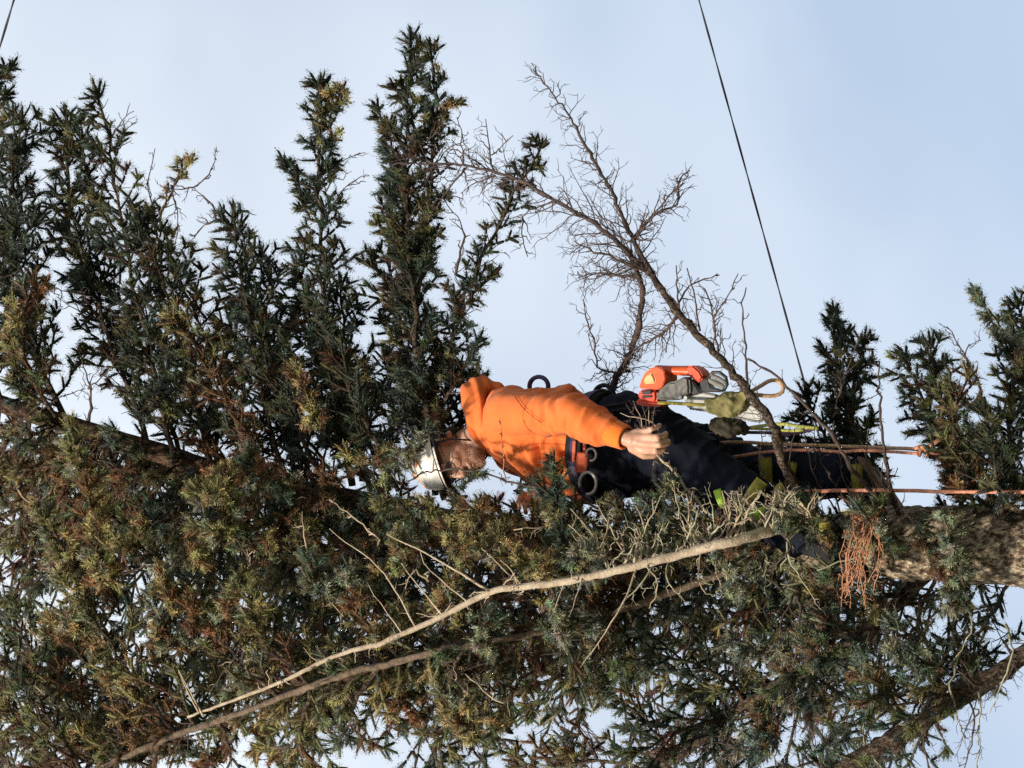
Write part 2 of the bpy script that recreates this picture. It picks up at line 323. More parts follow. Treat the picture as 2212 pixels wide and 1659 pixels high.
def needle_mesh(name, S, nlen=0.0185, width=0.0033):
    """S: shoots as (p0, p1, colour, needles per metre). Every needle is a narrow blade."""
    P0 = np.array([s[0] for s in S]); P1 = np.array([s[1] for s in S]); C = np.array([s[2] for s in S]); Dn = np.array([s[3] for s in S])
    A = P1 - P0; L = np.linalg.norm(A, axis=1); A = A / L[:, None]
    rel = P0 - np.array(CAM); zf = rel @ np.array(FWD); pu = rel @ np.array(im_r) / zf * DIST * PXM + CU; pv = CV - rel @ np.array(im_u) / zf * DIST * PXM
    outside = (pu < -120) | (pu > 2330) | (pv < -120) | (pv > 1780); Dn = np.where(outside, Dn * .35, Dn)
    n = np.maximum((L * Dn).astype(int), 6); idx = np.repeat(np.arange(len(S)), n); N = len(idx)
    start = np.concatenate([[0], np.cumsum(n)[:-1]]); k = np.arange(N) - start[idx]
    t = (k + RNG.random(N)) / n[idx]; ph = k * 2.39996 + RNG.random(N) * 0.9 + idx * 1.7
    ref = np.where(np.abs(A[:, 2:3]) > 0.9, np.array([[1., 0, 0]]), np.array([[0, 0, 1.]]))
    E1 = np.cross(A, ref); E1 /= np.linalg.norm(E1, axis=1)[:, None]; E2 = np.cross(A, E1)
    ang = np.radians(66 - 30 * t ** 6 + RNG.normal(0, 9, N))
    rad = np.cos(ph)[:, None] * E1[idx] + np.sin(ph)[:, None] * E2[idx]
    D = np.cos(ang)[:, None] * A[idx] + np.sin(ang)[:, None] * rad
    D[:, 2] += 0.10; D /= np.linalg.norm(D, axis=1)[:, None]
    B = P0[idx] + A[idx] * (L[idx] * t)[:, None]
    ln = nlen * (0.72 + 0.5 * RNG.random(N)) * (1 - 0.12 * t)
    W = np.cross(A[idx], D); W /= (np.linalg.norm(W, axis=1)[:, None] + 1e-9)
    W = W * np.cos(ph * 3)[:, None] * 0.5 + W * 0.7
    w = width * (0.8 + 0.4 * RNG.random(N))
    V = np.empty((N, 3, 3), np.float32)
    inv = RNG.random(N) < 0.62                                   # blade broad towards its end, or broad at its foot
    E_ = B + D * ln[:, None]; hw = W * (w * 0.5)[:, None]
    V[:, 0] = np.where(inv[:, None], E_ + hw * 0.8, B + hw); V[:, 1] = np.where(inv[:, None], E_ - hw * 0.8, B - hw); V[:, 2] = np.where(inv[:, None], B, E_)
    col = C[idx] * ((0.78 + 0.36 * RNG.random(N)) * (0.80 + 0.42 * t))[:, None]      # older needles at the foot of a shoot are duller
    # the core of each shoot: a slim three-sided filler spindle, its tint darkened as inner shadow
    M_ = len(S); r0 = .0066; cs = [(math.cos(q), math.sin(q)) for q in (0, 2.0944, 4.18879)]
    KV = np.empty((M_, 8, 3), np.float32); KV[:, 0] = P0; KV[:, 7] = P1; rj = r0 * (.8 + .4 * RNG.random(M_))
    for g_, (tt, rr) in enumerate(((.14, .9), (.86, .75))):
        for j, (c_, s_) in enumerate(cs): KV[:, 1 + g_ * 3 + j] = P0 + A * (L * tt)[:, None] + (E1 * c_ + E2 * s_) * (rj * rr)[:, None]
    tri = np.array([t_ for j in range(3) for t_ in ((0, 1 + (j + 1) % 3, 1 + j), (1 + j, 1 + (j + 1) % 3, 4 + (j + 1) % 3), (1 + j, 4 + (j + 1) % 3, 4 + j), (7, 4 + j, 4 + (j + 1) % 3))], np.int32)
    CF = (tri[None] + (np.arange(M_) * 8)[:, None, None] + N * 3).reshape(-1, 3); NF = N + len(CF)
    allv = np.concatenate([V.reshape(-1, 3), KV.reshape(-1, 3)]); allf = np.concatenate([np.arange(N * 3, dtype=np.int32), CF.ravel().astype(np.int32)])
    me = bpy.data.meshes.new(name); me.vertices.add(len(allv)); me.vertices.foreach_set('co', np.ascontiguousarray(allv, np.float32).ravel())
    me.loops.add(len(allf)); me.loops.foreach_set('vertex_index', allf)
    me.polygons.add(NF); me.polygons.foreach_set('loop_start', np.arange(0, NF * 3, 3, dtype=np.int32))
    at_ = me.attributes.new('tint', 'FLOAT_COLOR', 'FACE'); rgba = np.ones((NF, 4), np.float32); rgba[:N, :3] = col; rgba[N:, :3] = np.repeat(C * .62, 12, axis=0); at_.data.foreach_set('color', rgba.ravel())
    sm = np.zeros(NF, bool); sm[N:] = True; me.polygons.foreach_set('use_smooth', sm)
    me.update(calc_edges=True); TOTAL[0] += NF
    return me

tree = empty('spruce_tree', (-0.55, 0, 0))
tag(tree, 'tall spruce with brown-green needled branches and bare dead limbs around the climber', 'tree')

def pick_colour(rnd, mixname, p):
    mix = MIX[mixname]; tot = sum(w for _, w in mix); x = rnd.random() * tot
    nz = noise.noise(p * 3.1)
    for nme, w in mix:
        x -= w
        if x <= 0: break
    if mixname in ('mid', 'warm'):
        big = noise.noise(p * 2.3 + Vector((4, 1, 7)))
        if nz > 0.25 and rnd.random() < 0.5: nme = 'brown'
        elif big > .16 and rnd.random() < (.4 if mixname == 'warm' else .15): nme = rnd.choice(('rust', 'brown', 'brown'))
        elif big < -.16 and rnd.random() < (.5 if mixname == 'warm' else .25): nme = rnd.choice(('yellow', 'pale', 'olive'))
    c = PAL[nme]; k = 0.8 + 0.4 * rnd.random(); return (c[0] * k, c[1] * k, c[2] * k)

def frame(T):
    e = T.cross(Vector((0, 1, 0)))
    e = e.normalized() if e.length > 0.2 else T.orthogonal().normalized()
    return e, T.cross(e).normalized()

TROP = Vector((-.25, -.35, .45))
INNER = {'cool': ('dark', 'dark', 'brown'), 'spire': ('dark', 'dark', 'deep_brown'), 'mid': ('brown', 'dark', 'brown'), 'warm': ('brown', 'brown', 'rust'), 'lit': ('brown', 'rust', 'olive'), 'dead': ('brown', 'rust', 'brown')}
def spruce_branch(pts, r0, r1, L2=0.15, L3=0.075, sp2=0.030, sp3=0.032, ang=48, mix='mid', bare=0.08, t0=0.06, dens=1080, droop=0.0, seed=0, wood='limb', label=None, tip=True, k=7, flatten=0.75, curl=0.5, cover=0.7):
    """One limb: wood as a part, its needles and its fine stems as sub-parts."""
    rnd = random.Random(seed * 977 + 13)
    pts = [Vector(p) for p in pts]; n = max(8, int(length(pts) / 0.05)); P = spline(pts, n)
    for i in range(1, n - 1): P[i] = P[i] + Vector((rnd.gauss(0, 1), rnd.gauss(0, 1), rnd.gauss(0, 1))) * 0.005
    L = length(P); mb = MB(); mb.tube(P, [r0 + (r1 - r0) * (i / (n - 1)) ** 0.8 for i in range(n)], k, rough=.35)
    ob = mb.build('branch', wood, tree)
    if label: ob['label'] = label
    S = []; st = MB(); s = L * t0; side = 0
    def shoot(a, b, col, dn=dens):
        S.append((tuple(a), tuple(b), col, dn))
    while s < L:
        t = s / L; x = t * (n - 1); i = min(int(x), n - 2); p = P[i].lerp(P[i + 1], x - i); T = (P[i + 1] - P[i]).normalized()
        e1, e2 = frame(T)
        az = side * math.pi + rnd.gauss(0, 0.55) if rnd.random() < flatten else rnd.random() * 6.283
        side += 1
        a = math.radians(ang + rnd.gauss(0, 9)); d = T * math.cos(a) + (e1 * math.cos(az) + e2 * math.sin(az)) * math.sin(a)
        prof = (0.75 + 0.35 * math.sin(math.pi * min(1, t * 1.1))) * (1 - 0.35 * max(0, (t - 0.8) / 0.2))
        l2 = L2 * prof * rnd.uniform(0.5, 1.25)
        dead = rnd.random() < bare
        q = [p]; dd = d.copy()
        for j in range(3):
            dd = (dd + T * curl * 0.18 + Vector((0, 0, -droop)) + Vector((rnd.gauss(0, .08), rnd.gauss(0, .08), rnd.gauss(0, .08)))).normalized()
            q.append(q[-1] + dd * (l2 / 3))
        rr = 0.0035 * (1 - 0.5 * t)
        st.tube(q if dead else q[:2], [rr, rr * .85, rr * .7, rr * .45] if dead else [rr, rr * .8], 3, cap=False)
        c2 = pick_colour(rnd, mix, p)
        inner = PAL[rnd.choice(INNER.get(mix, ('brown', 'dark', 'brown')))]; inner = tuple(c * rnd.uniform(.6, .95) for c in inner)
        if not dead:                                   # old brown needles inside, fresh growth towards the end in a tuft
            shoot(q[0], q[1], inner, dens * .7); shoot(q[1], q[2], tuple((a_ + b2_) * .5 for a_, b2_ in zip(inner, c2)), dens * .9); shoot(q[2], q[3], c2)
            Te = (q[3] - q[2]).normalized(); g1, g2 = frame(Te); z0 = rnd.random() * 6.28
            for j in range(rnd.choice((2, 3, 3, 4))):
                az3 = z0 + j * 2.1 + rnd.gauss(0, .3); a3 = math.radians(rnd.uniform(28, 58))
                d3 = Te * math.cos(a3) + (g1 * math.cos(az3) + g2 * math.sin(az3)) * math.sin(a3); d3 = (d3 + TROP * .35).normalized()
                b = q[2].lerp(q[3], rnd.uniform(.35, 1.0)); shoot(b, b + d3 * L3 * rnd.uniform(.55, .95), tuple(c * rnd.uniform(.9, 1.25) for c in c2))
        s3 = l2 * (0.22 if dead else rnd.uniform(.25, .42)); sd = 1
        while s3 < l2 * 0.95:
            x3 = s3 / l2 * 3; j = min(int(x3), 2); b = q[j].lerp(q[j + 1], x3 - j); T3 = (q[j + 1] - q[j]).normalized()
            f1, f2 = frame(T3); az3 = (0 if sd > 0 else math.pi) + rnd.gauss(0, .7); sd = -sd
            a3 = math.radians(54 + rnd.gauss(0, 12)); d3 = T3 * math.cos(a3) + (f1 * math.cos(az3) + f2 * math.sin(az3)) * math.sin(a3)
            d3 = (d3 + Vector((0, 0, -droop * .5)) + TROP * .25).normalized()
            l3 = L3 * (1.15 - 0.4 * s3 / l2) * rnd.uniform(0.7, 1.3)
            e = b + d3 * l3
            if dead:
                st.tube([b, b.lerp(e, .5) + Vector((rnd.gauss(0, .003), 0, rnd.gauss(0, .003))), e], [0.0022, 0.0018, 0.001], 3, cap=False)
            else:
                c3 = pick_colour(rnd, mix, b) if rnd.random() < 0.14 else tuple(c * rnd.uniform(.85, 1.2) for c in c2)
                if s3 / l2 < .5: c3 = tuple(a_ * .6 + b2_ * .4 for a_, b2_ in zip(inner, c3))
                shoot(b, e, c3)
            s3 += sp3 * rnd.uniform(.8, 1.35)
        s += sp2 * rnd.uniform(.8, 1.35)
    if tip:
        T = (P[-1] - P[-3]).normalized(); e1, e2 = frame(T)
        for j in range(5):
            a = 0 if j == 0 else math.radians(rnd.uniform(25, 45)); az = j * 1.57 + rnd.random()
            d = T * math.cos(a) + (e1 * math.cos(az) + e2 * math.sin(az)) * math.sin(a)
            e = P[-1] + d * L3 * rnd.uniform(.8, 1.4); st.tube([P[-1], e], [0.0022, 0.001], 3, cap=False); shoot(P[-1], e, pick_colour(rnd, mix, e))
        j0 = int(n * cover)
        for j in range(j0, n - 1): shoot(P[j], P[j + 1], pick_colour(rnd, mix, P[j]), dens * .7)
    if S:
        o = link_mesh('foliage', needle_mesh('foliage', S), 'needles', ob, smooth=False); tag(o, kind='stuff')
    if st.v: tag(st.build('stems', 'twig', ob), kind='stuff')
    return ob

NTWIG = [0]
def twig_on(parent, pts, r, mat, rnd, L3=0.06, sp3=0.035, name='twig', wob=0.005, sub=0.35, ang=50, into=None):
    """One bare twig with spurs, a mesh of its own."""
    P = spline(pts, max(5, int(length([Vector(p) for p in pts]) / 0.03))); n = len(P)
    for i in range(1, n): P[i] = P[i] + Vector((rnd.gauss(0, wob), rnd.gauss(0, wob), rnd.gauss(0, wob)))
    mb = into if into is not None else MB(); mb.tube(P, [r * (1 - 0.65 * i / (n - 1)) for i in range(n)], 5, cap=False)
    L = length(P); s = sp3 * rnd.uniform(.4, 1.2); sd = 1
    while L3 and s < L * .97:
        x = s / L * (n - 1); i = min(int(x), n - 2); b = P[i].lerp(P[i + 1], x - i); T = (P[i + 1] - P[i]).normalized()
        f1, f2 = frame(T); az = (0 if sd > 0 else math.pi) + rnd.gauss(0, .6); sd = -sd
        a = math.radians(ang + rnd.gauss(0, 12)); d = T * math.cos(a) + (f1 * math.cos(az) + f2 * math.sin(az)) * math.sin(a)
        l = L3 * rnd.uniform(.35, 1.3) * (1.15 - .6 * s / L); c = [b]; dd = d
        for j in range(3):
            dd = (dd + T * .12 + Vector((rnd.gauss(0, .14), rnd.gauss(0, .14), rnd.gauss(0, .14)))).normalized(); c.append(c[-1] + dd * l / 3)
        rs = max(0.0011, r * .42); mb.tube(c, [rs, rs * .9, rs * .75, rs * .5], 3, cap=False)
        if rnd.random() < sub and l > .03:
            g1, g2 = frame(dd); d2 = (dd * .7 + g1 * rnd.choice((-.7, .7)) + g2 * rnd.gauss(0, .3)).normalized()
            mb.tube([c[2], c[2] + d2 * l * .5], [rs * .75, rs * .45], 3, cap=False)
        s += sp3 * rnd.uniform(.6, 1.4)
    return None if into is not None else mb.build(name, mat, parent)

def bare_branch(pts, r0, r1, L2=0.16, L3=0.055, sp2=0.05, ang=50, seed=0, wood='twig', tmat='twig', label=None, t0=.05, sp3=0.03, flatten=.6, k=7, knots=True, rough=.35, wig=.0026):
    rnd = random.Random(seed * 31 + 5); pts = [Vector(p) for p in pts]; n = max(8, int(length(pts) / 0.022)); P = spline(pts, n)
    for i in range(1, n - 1): P[i] = P[i] + Vector((rnd.gauss(0, 1), rnd.gauss(0, 1), rnd.gauss(0, 1))) * wig
    R = [(r0 + (r1 - r0) * (i / (n - 1)) ** .75) * (1 + (rnd.uniform(.05, .28) if knots and rnd.random() < .25 else 0)) for i in range(n)]
    mb = MB(); mb.tube(P, R, k, rough=rough); ob = mb.build('dead_branch', wood, tree)
    if label: ob['label'] = label
    fine = MB(); L = length(P); s = L * t0; side = 0
    while L2 and s < L * .98:
        t = s / L; x = t * (n - 1); i = min(int(x), n - 2); p = P[i].lerp(P[i + 1], x - i); T = (P[i + 1] - P[i]).normalized(); e1, e2 = frame(T)
        az = side * math.pi + rnd.gauss(0, .5) if rnd.random() < flatten else rnd.random() * 6.283; side += 1
        a = math.radians(ang + rnd.gauss(0, 12)); d = T * math.cos(a) + (e1 * math.cos(az) + e2 * math.sin(az)) * math.sin(a)
        l2 = L2 * rnd.uniform(.35, 1.3) * (1 - .45 * t); q = [p]; dd = d
        for j in range(3):
            dd = (dd + T * .15 + Vector((rnd.gauss(0, .13), rnd.gauss(0, .13), rnd.gauss(0, .13)))).normalized(); q.append(q[-1] + dd * l2 / 3)
        own = l2 > .085 and NTWIG[0] < 280; NTWIG[0] += own
        twig_on(ob, q, 0.0027 * (1 - .35 * t), tmat, rnd, L3, sp3, sub=.7, into=None if own else fine)
        s += sp2 * rnd.uniform(.6, 1.4)
    if fine.v: tag(fine.build('fine_twigs', tmat, ob), kind='stuff')
    return ob

# ---- trunk: from the ground up through the picture, bending where it forks
trunk_px = [(2212, 1182, .02), (1950, 1172, .0), (1750, 1172, 0.02), (1450, 1185, .12), (1100, 1150, .16), (800, 1090, .14), (540, 1038, .08), (300, 965, .05), (0, 872, .05)]
TR = [at(*p) for p in trunk_px]
low = [Vector((-0.62, 0.05, -0.3)), Vector((-0.60, 0.05, 2.0)), Vector((-0.57, 0.04, 4.2)), Vector((-0.555, 0.03, TR[0].z - 0.6))]
top = [TR[-1] + Vector((0.10, 0, 0.35)), TR[-1] + Vector((0.12, 0.02, 1.1)), TR[-1] + Vector((0.10, 0.02, 2.2))]
path = low + TR + top
rads = [0.27, 0.215, 0.175, 0.145, 0.128, 0.122, 0.088, 0.052, 0.046, 0.042, 0.040, 0.037, 0.034, 0.030, 0.022, 0.006]
cum = [0]
for a, b_ in zip(path, path[1:]): cum.append(cum[-1] + (b_ - a).length)
FP = spline(path, 2000); lo_ = next(i for i, p in enumerate(FP) if p.z > at(2300, 1180).z); hi_ = next(i for i, p in enumerate(FP) if p.z > at(1720, 1160).z)
pick = sorted(set([int(x) for x in np.linspace(0, lo_, 50)] + list(range(lo_, hi_)) + [int(x) for x in np.linspace(hi_, 1999, 130)]))
TP = [FP[i] for i in pick]; nT = len(TP); TRad = np.interp(np.array(pick) / 1999 * cum[-1], cum, rads)
vs = []; fs = []; K = 84
for i, p in enumerate(TP):
    for j in range(K):
        a = 2 * math.pi * j / K; d = Vector((math.cos(a), math.sin(a), 0)); q = p + d * TRad[i]
        w = Vector((q.x, q.y, q.z * .55)); w = w * 30 + noise.noise_vector(q * 16) * .9; dist, cpt = noise.voronoi(w); edge = min(1.0, (dist[1] - dist[0]) * 2.2); lift = noise.cell(Vector(cpt[0]) * 7.3)
        h = .007 * edge * (.5 + .9 * lift) + .010 * noise.noise(q * 9) + .0035 * noise.noise(q * 70)
        k_ = min(1, TRad[i] / .10); vs.append(p + d * (TRad[i] + (h - .004) * k_))
for i in range(nT - 1):
    for j in range(K): fs.append((i * K + j, i * K + (j + 1) % K, (i + 1) * K + (j + 1) % K, (i + 1) * K + j))
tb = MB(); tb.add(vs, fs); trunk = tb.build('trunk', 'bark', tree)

def on_trunk(u):
    """Trunk axis point at picture column u."""
    for (a, b_) in zip(trunk_px, trunk_px[1:]):
        if a[0] >= u >= b_[0]:
            t = (a[0] - u) / (a[0] - b_[0]); return (u, a[1] + (b_[1] - a[1]) * t, a[2] + (b_[2] - a[2]) * t)
    return trunk_px[0] if u > 2212 else trunk_px[-1]

# ---- the big limbs on the near side
limb1_px = [(1790, 1140, -.06), (1725, 1128, -.26), (1600, 1165, -.36), (1475, 1196, -.42), (1371, 1223, -.46), (1221, 1256, -.50), (1137, 1266, -.52), (1061, 1279, -.54), (951, 1333, -.56), (824, 1389, -.58), (737, 1412, -.60), (593, 1479, -.62), (405, 1549, -.64)]
limb1_px = [(u, v, y - .14 * min(1, max(0, (1740 - u) / 120))) for u, v, y in limb1_px]
limb1 = bare_branch(ats(limb1_px), 0.0215, 0.0042, L2=0, seed=3, wood='pale', rough=.22, wig=.0010, knots=False, label='long pale peeled limb slanting across the lower picture', k=10)
rl = random.Random(5)
DY = -.14
for pts, r in [([(1060, 1276, -.54), (904, 1186, -.60), (834, 1156, -.62)], .0062), ([(1127, 1263, -.52), (1080, 1209, -.58)], .0045), ([(1087, 1266, -.53), (1112, 1236, -.58)], .004),
               ([(957, 1330, -.56), (867, 1218, -.62)], .0048), ([(1010, 1300, -.55), (924, 1226, -.60), (907, 1193, -.62)], .004), ([(897, 1353, -.57), (827, 1236, -.62), (712, 1143, -.66)], .0045),
               ([(867, 1366, -.57), (794, 1263, -.63)], .0035), ([(951, 1331, -.56), (900, 1326, -.60)], .004), ([(1377, 1222, -.46), (1344, 1306, -.52), (1254, 1443, -.56)], .0052),
               ([(1220, 1258, -.5), (1187, 1343, -.56)], .0042), ([(1257, 1250, -.5), (1231, 1333, -.57)], .004), ([(1066, 1278, -.54), (1020, 1280, -.58), (1012, 1289, -.58)], .0045),
               ([(690, 1435, -.6), (655, 1400, -.63)], .003), ([(430, 1540, -.64), (400, 1480, -.68), (385, 1450, -.68)], .0045), ([(440, 1548, -.64), (385, 1445, -.66)], .005)]:
    twig_on(limb1, ats([(u, v, y + DY) for u, v, y in pts]), r * .8, 'pale', rl, L3=.022, sp3=.07, wob=.002)
# short spurs along the pale limb
L1 = ats(limb1_px)
for i in range(34):
    t = rl.uniform(.2, .97) * (len(L1) - 1); j = int(t); p = L1[j].lerp(L1[j + 1], t - j)
    d = Vector((rl.gauss(0, 1), rl.gauss(-.4, .6), rl.gauss(0, .8))).normalized(); twig_on(limb1, [p, p + d * rl.uniform(.02, .06)], .0028, 'pale', rl, L3=0)

limb2_px = [(1700, 1190, .0), (1300, 1330, -.25), (1064, 1386, -.52), (937, 1409, -.58), (820, 1439, -.60), (737, 1459, -.62), (467, 1559, -.64), (383, 1586, -.64), (217, 1659, -.66), (60, 1730, -.68)]
limb2 = bare_branch(ats(limb2_px), .0125, .0095, L2=.12, L3=.04, sp2=.16, seed=21, wood='limb_warm', tmat='twig', label='brown limb running below the pale one', k=10, rough=.3, wig=.0014)
limb3_px = [(2330, 1330, .1), (2212, 1416, .05), (2108, 1486, .0), (1975, 1566, -.05), (1875, 1626, -.08), (1700, 1730, -.1)]
limb3 = bare_branch(ats(limb3_px), .031, .026, L2=.24, L3=.07, sp2=.10, seed=8, wood='limb', tmat='twig', label='thick dark limb in the lower right corner', k=12)
limb4_px = [(2010, 1235, .08), (1905, 1333, .12), (1775, 1426, .16), (1608, 1519, .2), (1475, 1626, .22), (1350, 1720, .25)]
limb4 = spruce_branch(ats(limb4_px), .029, .016, L2=.26, L3=.085, sp2=.05, mix='cool', bare=.3, seed=22, t0=.15, label='thick limb in deep shade behind the trunk', droop=.02, tip=False)

# ---- upper sprays: needled branches reaching out into the sky
UP = [  # base ... tip, radius, L2, L3, spacing, mix, bare, seed
    ([(150, 930, .1), (60, 700, .1), (25, 480, .05), (45, 262, .0)], .012, .19, .08, .020, 'mid', .15, 1),
    ([(60, 900, .3), (10, 640, .3), (-20, 420, .3), (-10, 240, .25)], .012, .20, .08, .024, 'cool', .15, 2),
    ([(330, 985, .1), (200, 620, .15), (150, 430, .12), (142, 255, .1)], .011, .18, .08, .022, 'mid', .2, 3),
    ([(380, 1000, -.05), (320, 760, -.05), (270, 520, .0), (235, 300, .0), (208, 205, .0)], .012, .14, .075, .026, 'mid', .25, 4),
    ([(400, 1010, .2), (330, 800, .2), (250, 640, .25), (140, 500, .3)], .011, .18, .08, .024, 'cool', .2, 5),
    ([(460, 1020, .0), (400, 800, -.05), (350, 600, -.05), (300, 470, -.02)], .011, .17, .075, .022, 'cool', .15, 6),
    ([(560, 1040, .15), (470, 800, .15), (395, 620, .1), (330, 480, .1)], .010, .15, .075, .026, 'warm', .2, 7),
    ([(620, 1040, .0), (560, 820, .0), (530, 650, .0), (505, 475, .0)], .011, .16, .08, .020, 'cool', .15, 8),
    ([(640, 1045, .25), (600, 820, .25), (570, 680, .25), (560, 560, .25)], .011, .17, .08, .022, 'cool', .15, 9),
    ([(760, 1050, .0), (720, 820, .0), (700, 600, .0), (690, 380, .0), (690, 190, .0)], .013, .125, .07, .017, 'cool', .12, 10),
    ([(800, 1055, .12), (735, 860, .12), (690, 700, .12), (640, 580, .12)], .011, .16, .075, .020, 'mid', .15, 11),
    ([(960, 1075, -.05), (915, 860, -.05), (892, 640, -.05), (878, 420, -.02), (880, 230, .0), (885, 90, .0)], .015, .135, .075, .0155, 'cool', .12, 12),
    ([(940, 1070, .12), (900, 880, .12), (860, 700, .12), (840, 520, .12), (850, 380, .1)], .012, .135, .07, .020, 'cool', .12, 13),
    ([(960, 1080, .1), (930, 900, .1), (985, 690, .05), (1040, 560, .02), (1110, 420, .0), (1168, 320, .0)], .011, .10, .06, .026, 'mid', .25, 14),
    ([(930, 860, .05), (975, 740, .0), (1015, 640, -.02), (1060, 600, -.02)], .006, .09, .06, .026, 'mid', .3, 15),
    ([(905, 640, -.02), (935, 330, -.02), (940, 200, -.02), (930, 110, -.02)], .006, .085, .06, .022, 'mid', .15, 16),
    ([(895, 330, 0), (940, 250, 0), (985, 225, 0)], .004, .055, .045, .025, 'warm', .3, 17),
    ([(700, 330, 0), (715, 240, 0), (735, 200, 0)], .005, .07, .05, .024, 'warm', .1, 18),
    ([(670, 470, .0), (640, 400, .0), (612, 350, .0)], .004, .05, .05, .03, 'cool', .1, 19),
    ([(895, 700, 0), (850, 330, 0), (815, 240, 0)], .004, .065, .055, .030, 'cool', .1, 20),
    ([(345, 480, 0), (370, 410, 0), (408, 350, 0)], .005, .055, .05, .032, 'tan', .3, 22),
    ([(960, 870, 0), (1000, 800, 0), (1030, 740, 0)], .006, .10, .06, .022, 'cool', .2, 23),
    ([(880, 960, .05), (845, 850, .05), (830, 780, .05)], .006, .12, .07, .022, 'cool', .2, 24),
    ([(720, 960, -.1), (680, 900, -.15), (640, 800, -.15)], .006, .05, .05, .018, 'tan', .15, 25),
    ([(960, 980, .1), (1000, 900, .15), (1020, 830, .2)], .006, .11, .07, .025, 'mid', .2, 29),
    ([(480, 1020, .3), (420, 860, .35), (330, 720, .35), (260, 650, .35)], .010, .18, .08, .030, 'cool', .12, 52),
    ([(560, 1040, -.05), (500, 900, -.1), (430, 760, -.1), (380, 690, -.1)], .010, .16, .08, .030, 'warm', .15, 53),
    ([(680, 1050, .3), (620, 900, .35), (560, 780, .35), (480, 700, .35)], .010, .17, .08, .030, 'cool', .12, 54),
    ([(700, 1050, -.05), (650, 930, -.1), (590, 820, -.1), (560, 730, -.1)], .010, .16, .08, .030, 'mid', .15, 55),
    ([(840, 1060, .3), (780, 920, .35), (700, 800, .35), (640, 690, .3)], .010, .17, .08, .030, 'cool', .12, 56),
    ([(860, 1060, -.05), (820, 960, -.12), (760, 860, -.12), (740, 760, -.1)], .009, .15, .075, .030, 'mid', .15, 57),
    ([(120, 900, -.05), (70, 820, -.1), (50, 720, -.1), (70, 620, -.1)], .009, .16, .08, .030, 'warm', .15, 59),
    ([(0, 860, .0), (-40, 700, .0), (10, 560, .0), (80, 480, .0)], .010, .17, .08, .030, 'mid', .15, 60),
    ([(250, 500, .1), (200, 420, .1), (180, 330, .1), (175, 270, .1)], .006, .10, .07, .030, 'mid', .1, 61),
    ([(960, 1000, .2), (900, 760, .2), (905, 560, .15), (915, 450, .1)], .010, .13, .075, .030, 'mid', .12, 62),
    ([(780, 1040, .15), (760, 880, .15), (745, 740, .1), (735, 620, .1)], .010, .13, .075, .030, 'mid', .12, 63),
    ([(960, 1060, -.1), (1000, 960, .15), (960, 880, .2), (970, 780, .2)], .008, .13, .07, .030, 'cool', .12, 64),
    # right-hand group, lower on the trunk
    ([(1900, 1120, .2), (1850, 960, .2), (1815, 820, .2), (1800, 690, .2)], .012, .13, .07, .017, 'mid', .12, 30),
    ([(1900, 1120, .3), (1845, 960, .3), (1835, 850, .3), (1862, 745, .3)], .011, .12, .07, .020, 'mid', .15, 31),
    ([(1850, 1100, .32), (1790, 980, .32), (1760, 900, .3), (1740, 860, .3)], .009, .13, .07, .022, 'cool', .15, 32),
    ([(2090, 1130, .15), (2050, 980, .12), (2025, 860, .1), (2010, 755, .1)], .012, .14, .075, .019, 'mid', .1, 33),
    ([(2060, 1000, .12), (2000, 880, .1), (1955, 775, .1)], .007, .09, .07, .028, 'cool', .15, 34),
    ([(2240, 1130, .1), (2180, 960, .1), (2190, 830, .05), (2205, 720, .0)], .012, .16, .075, .019, 'mid', .1, 35),
    ([(2260, 900, .1), (2190, 760, .05), (2150, 690, .05), (2112, 635, .05)], .006, .035, .05, .02, 'pale', .0, 36),
    ([(2280, 1000, .2), (2260, 820, .2), (2215, 700, .2), (2200, 665, .2)], .010, .15, .07, .022, 'cool', .1, 37),
    ([(2110, 1120, -.1), (2080, 1010, -.15), (2060, 900, -.15), (2090, 820, -.15)], .010, .14, .07, .022, 'warm', .2, 38),
    ([(2170, 1130, -.12), (2150, 1000, -.2), (2130, 900, -.2)], .010, .15, .075, .022, 'mid', .2, 39),
    ([(1900, 1130, .3), (1820, 1030, .4), (1740, 980, .4), (1690, 950, .4)], .008, .12, .07, .022, 'mid', .2, 65),
    ([(2180, 1130, .2), (2120, 1040, .2), (2080, 960, .2), (2050, 900, .2)], .008, .13, .07, .022, 'mid', .2, 68),
    ([(2250, 1130, .0), (2200, 1060, -.1), (2160, 1010, -.1), (2120, 960, -.1)], .008, .12, .07, .022, 'cool', .2, 69),
    # left edge fragments high up
    ([(-60, 260, 0), (-20, 190, 0), (20, 150, 0)], .006, .07, .06, .025, 'cool', .1, 41),
    ([(-90, 300, .1), (-30, 240, .1), (10, 205, .1)], .006, .08, .06, .025, 'cool', .1, 42),
]
PAL.update(deep_blue=(.066, .086, .068), deep_green=(.066, .080, .040), deep_olive=(.105, .098, .045), deep_brown=(.085, .048, .028))  # darker copies of the tints, painting the shade of backlit sprays
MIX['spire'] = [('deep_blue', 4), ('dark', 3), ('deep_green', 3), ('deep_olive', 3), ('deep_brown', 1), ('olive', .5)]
MIX['rust'] = [('rust', 1), ('brown', 2)]
MIX['pale'] = [('pale', 3), ('blue', 2)]
for pts, r, l2, l3, sp, mix, bare, sd in UP:
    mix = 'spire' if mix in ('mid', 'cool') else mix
    spruce_branch(ats(pts), r, .003, L2=l2 * .80, L3=l3 * .70, sp2=max(.0110, sp * .58), sp3=.042, mix=mix, bare=bare * .8, seed=sd, ang=54, t0=.08, flatten=.35, cover=.2)

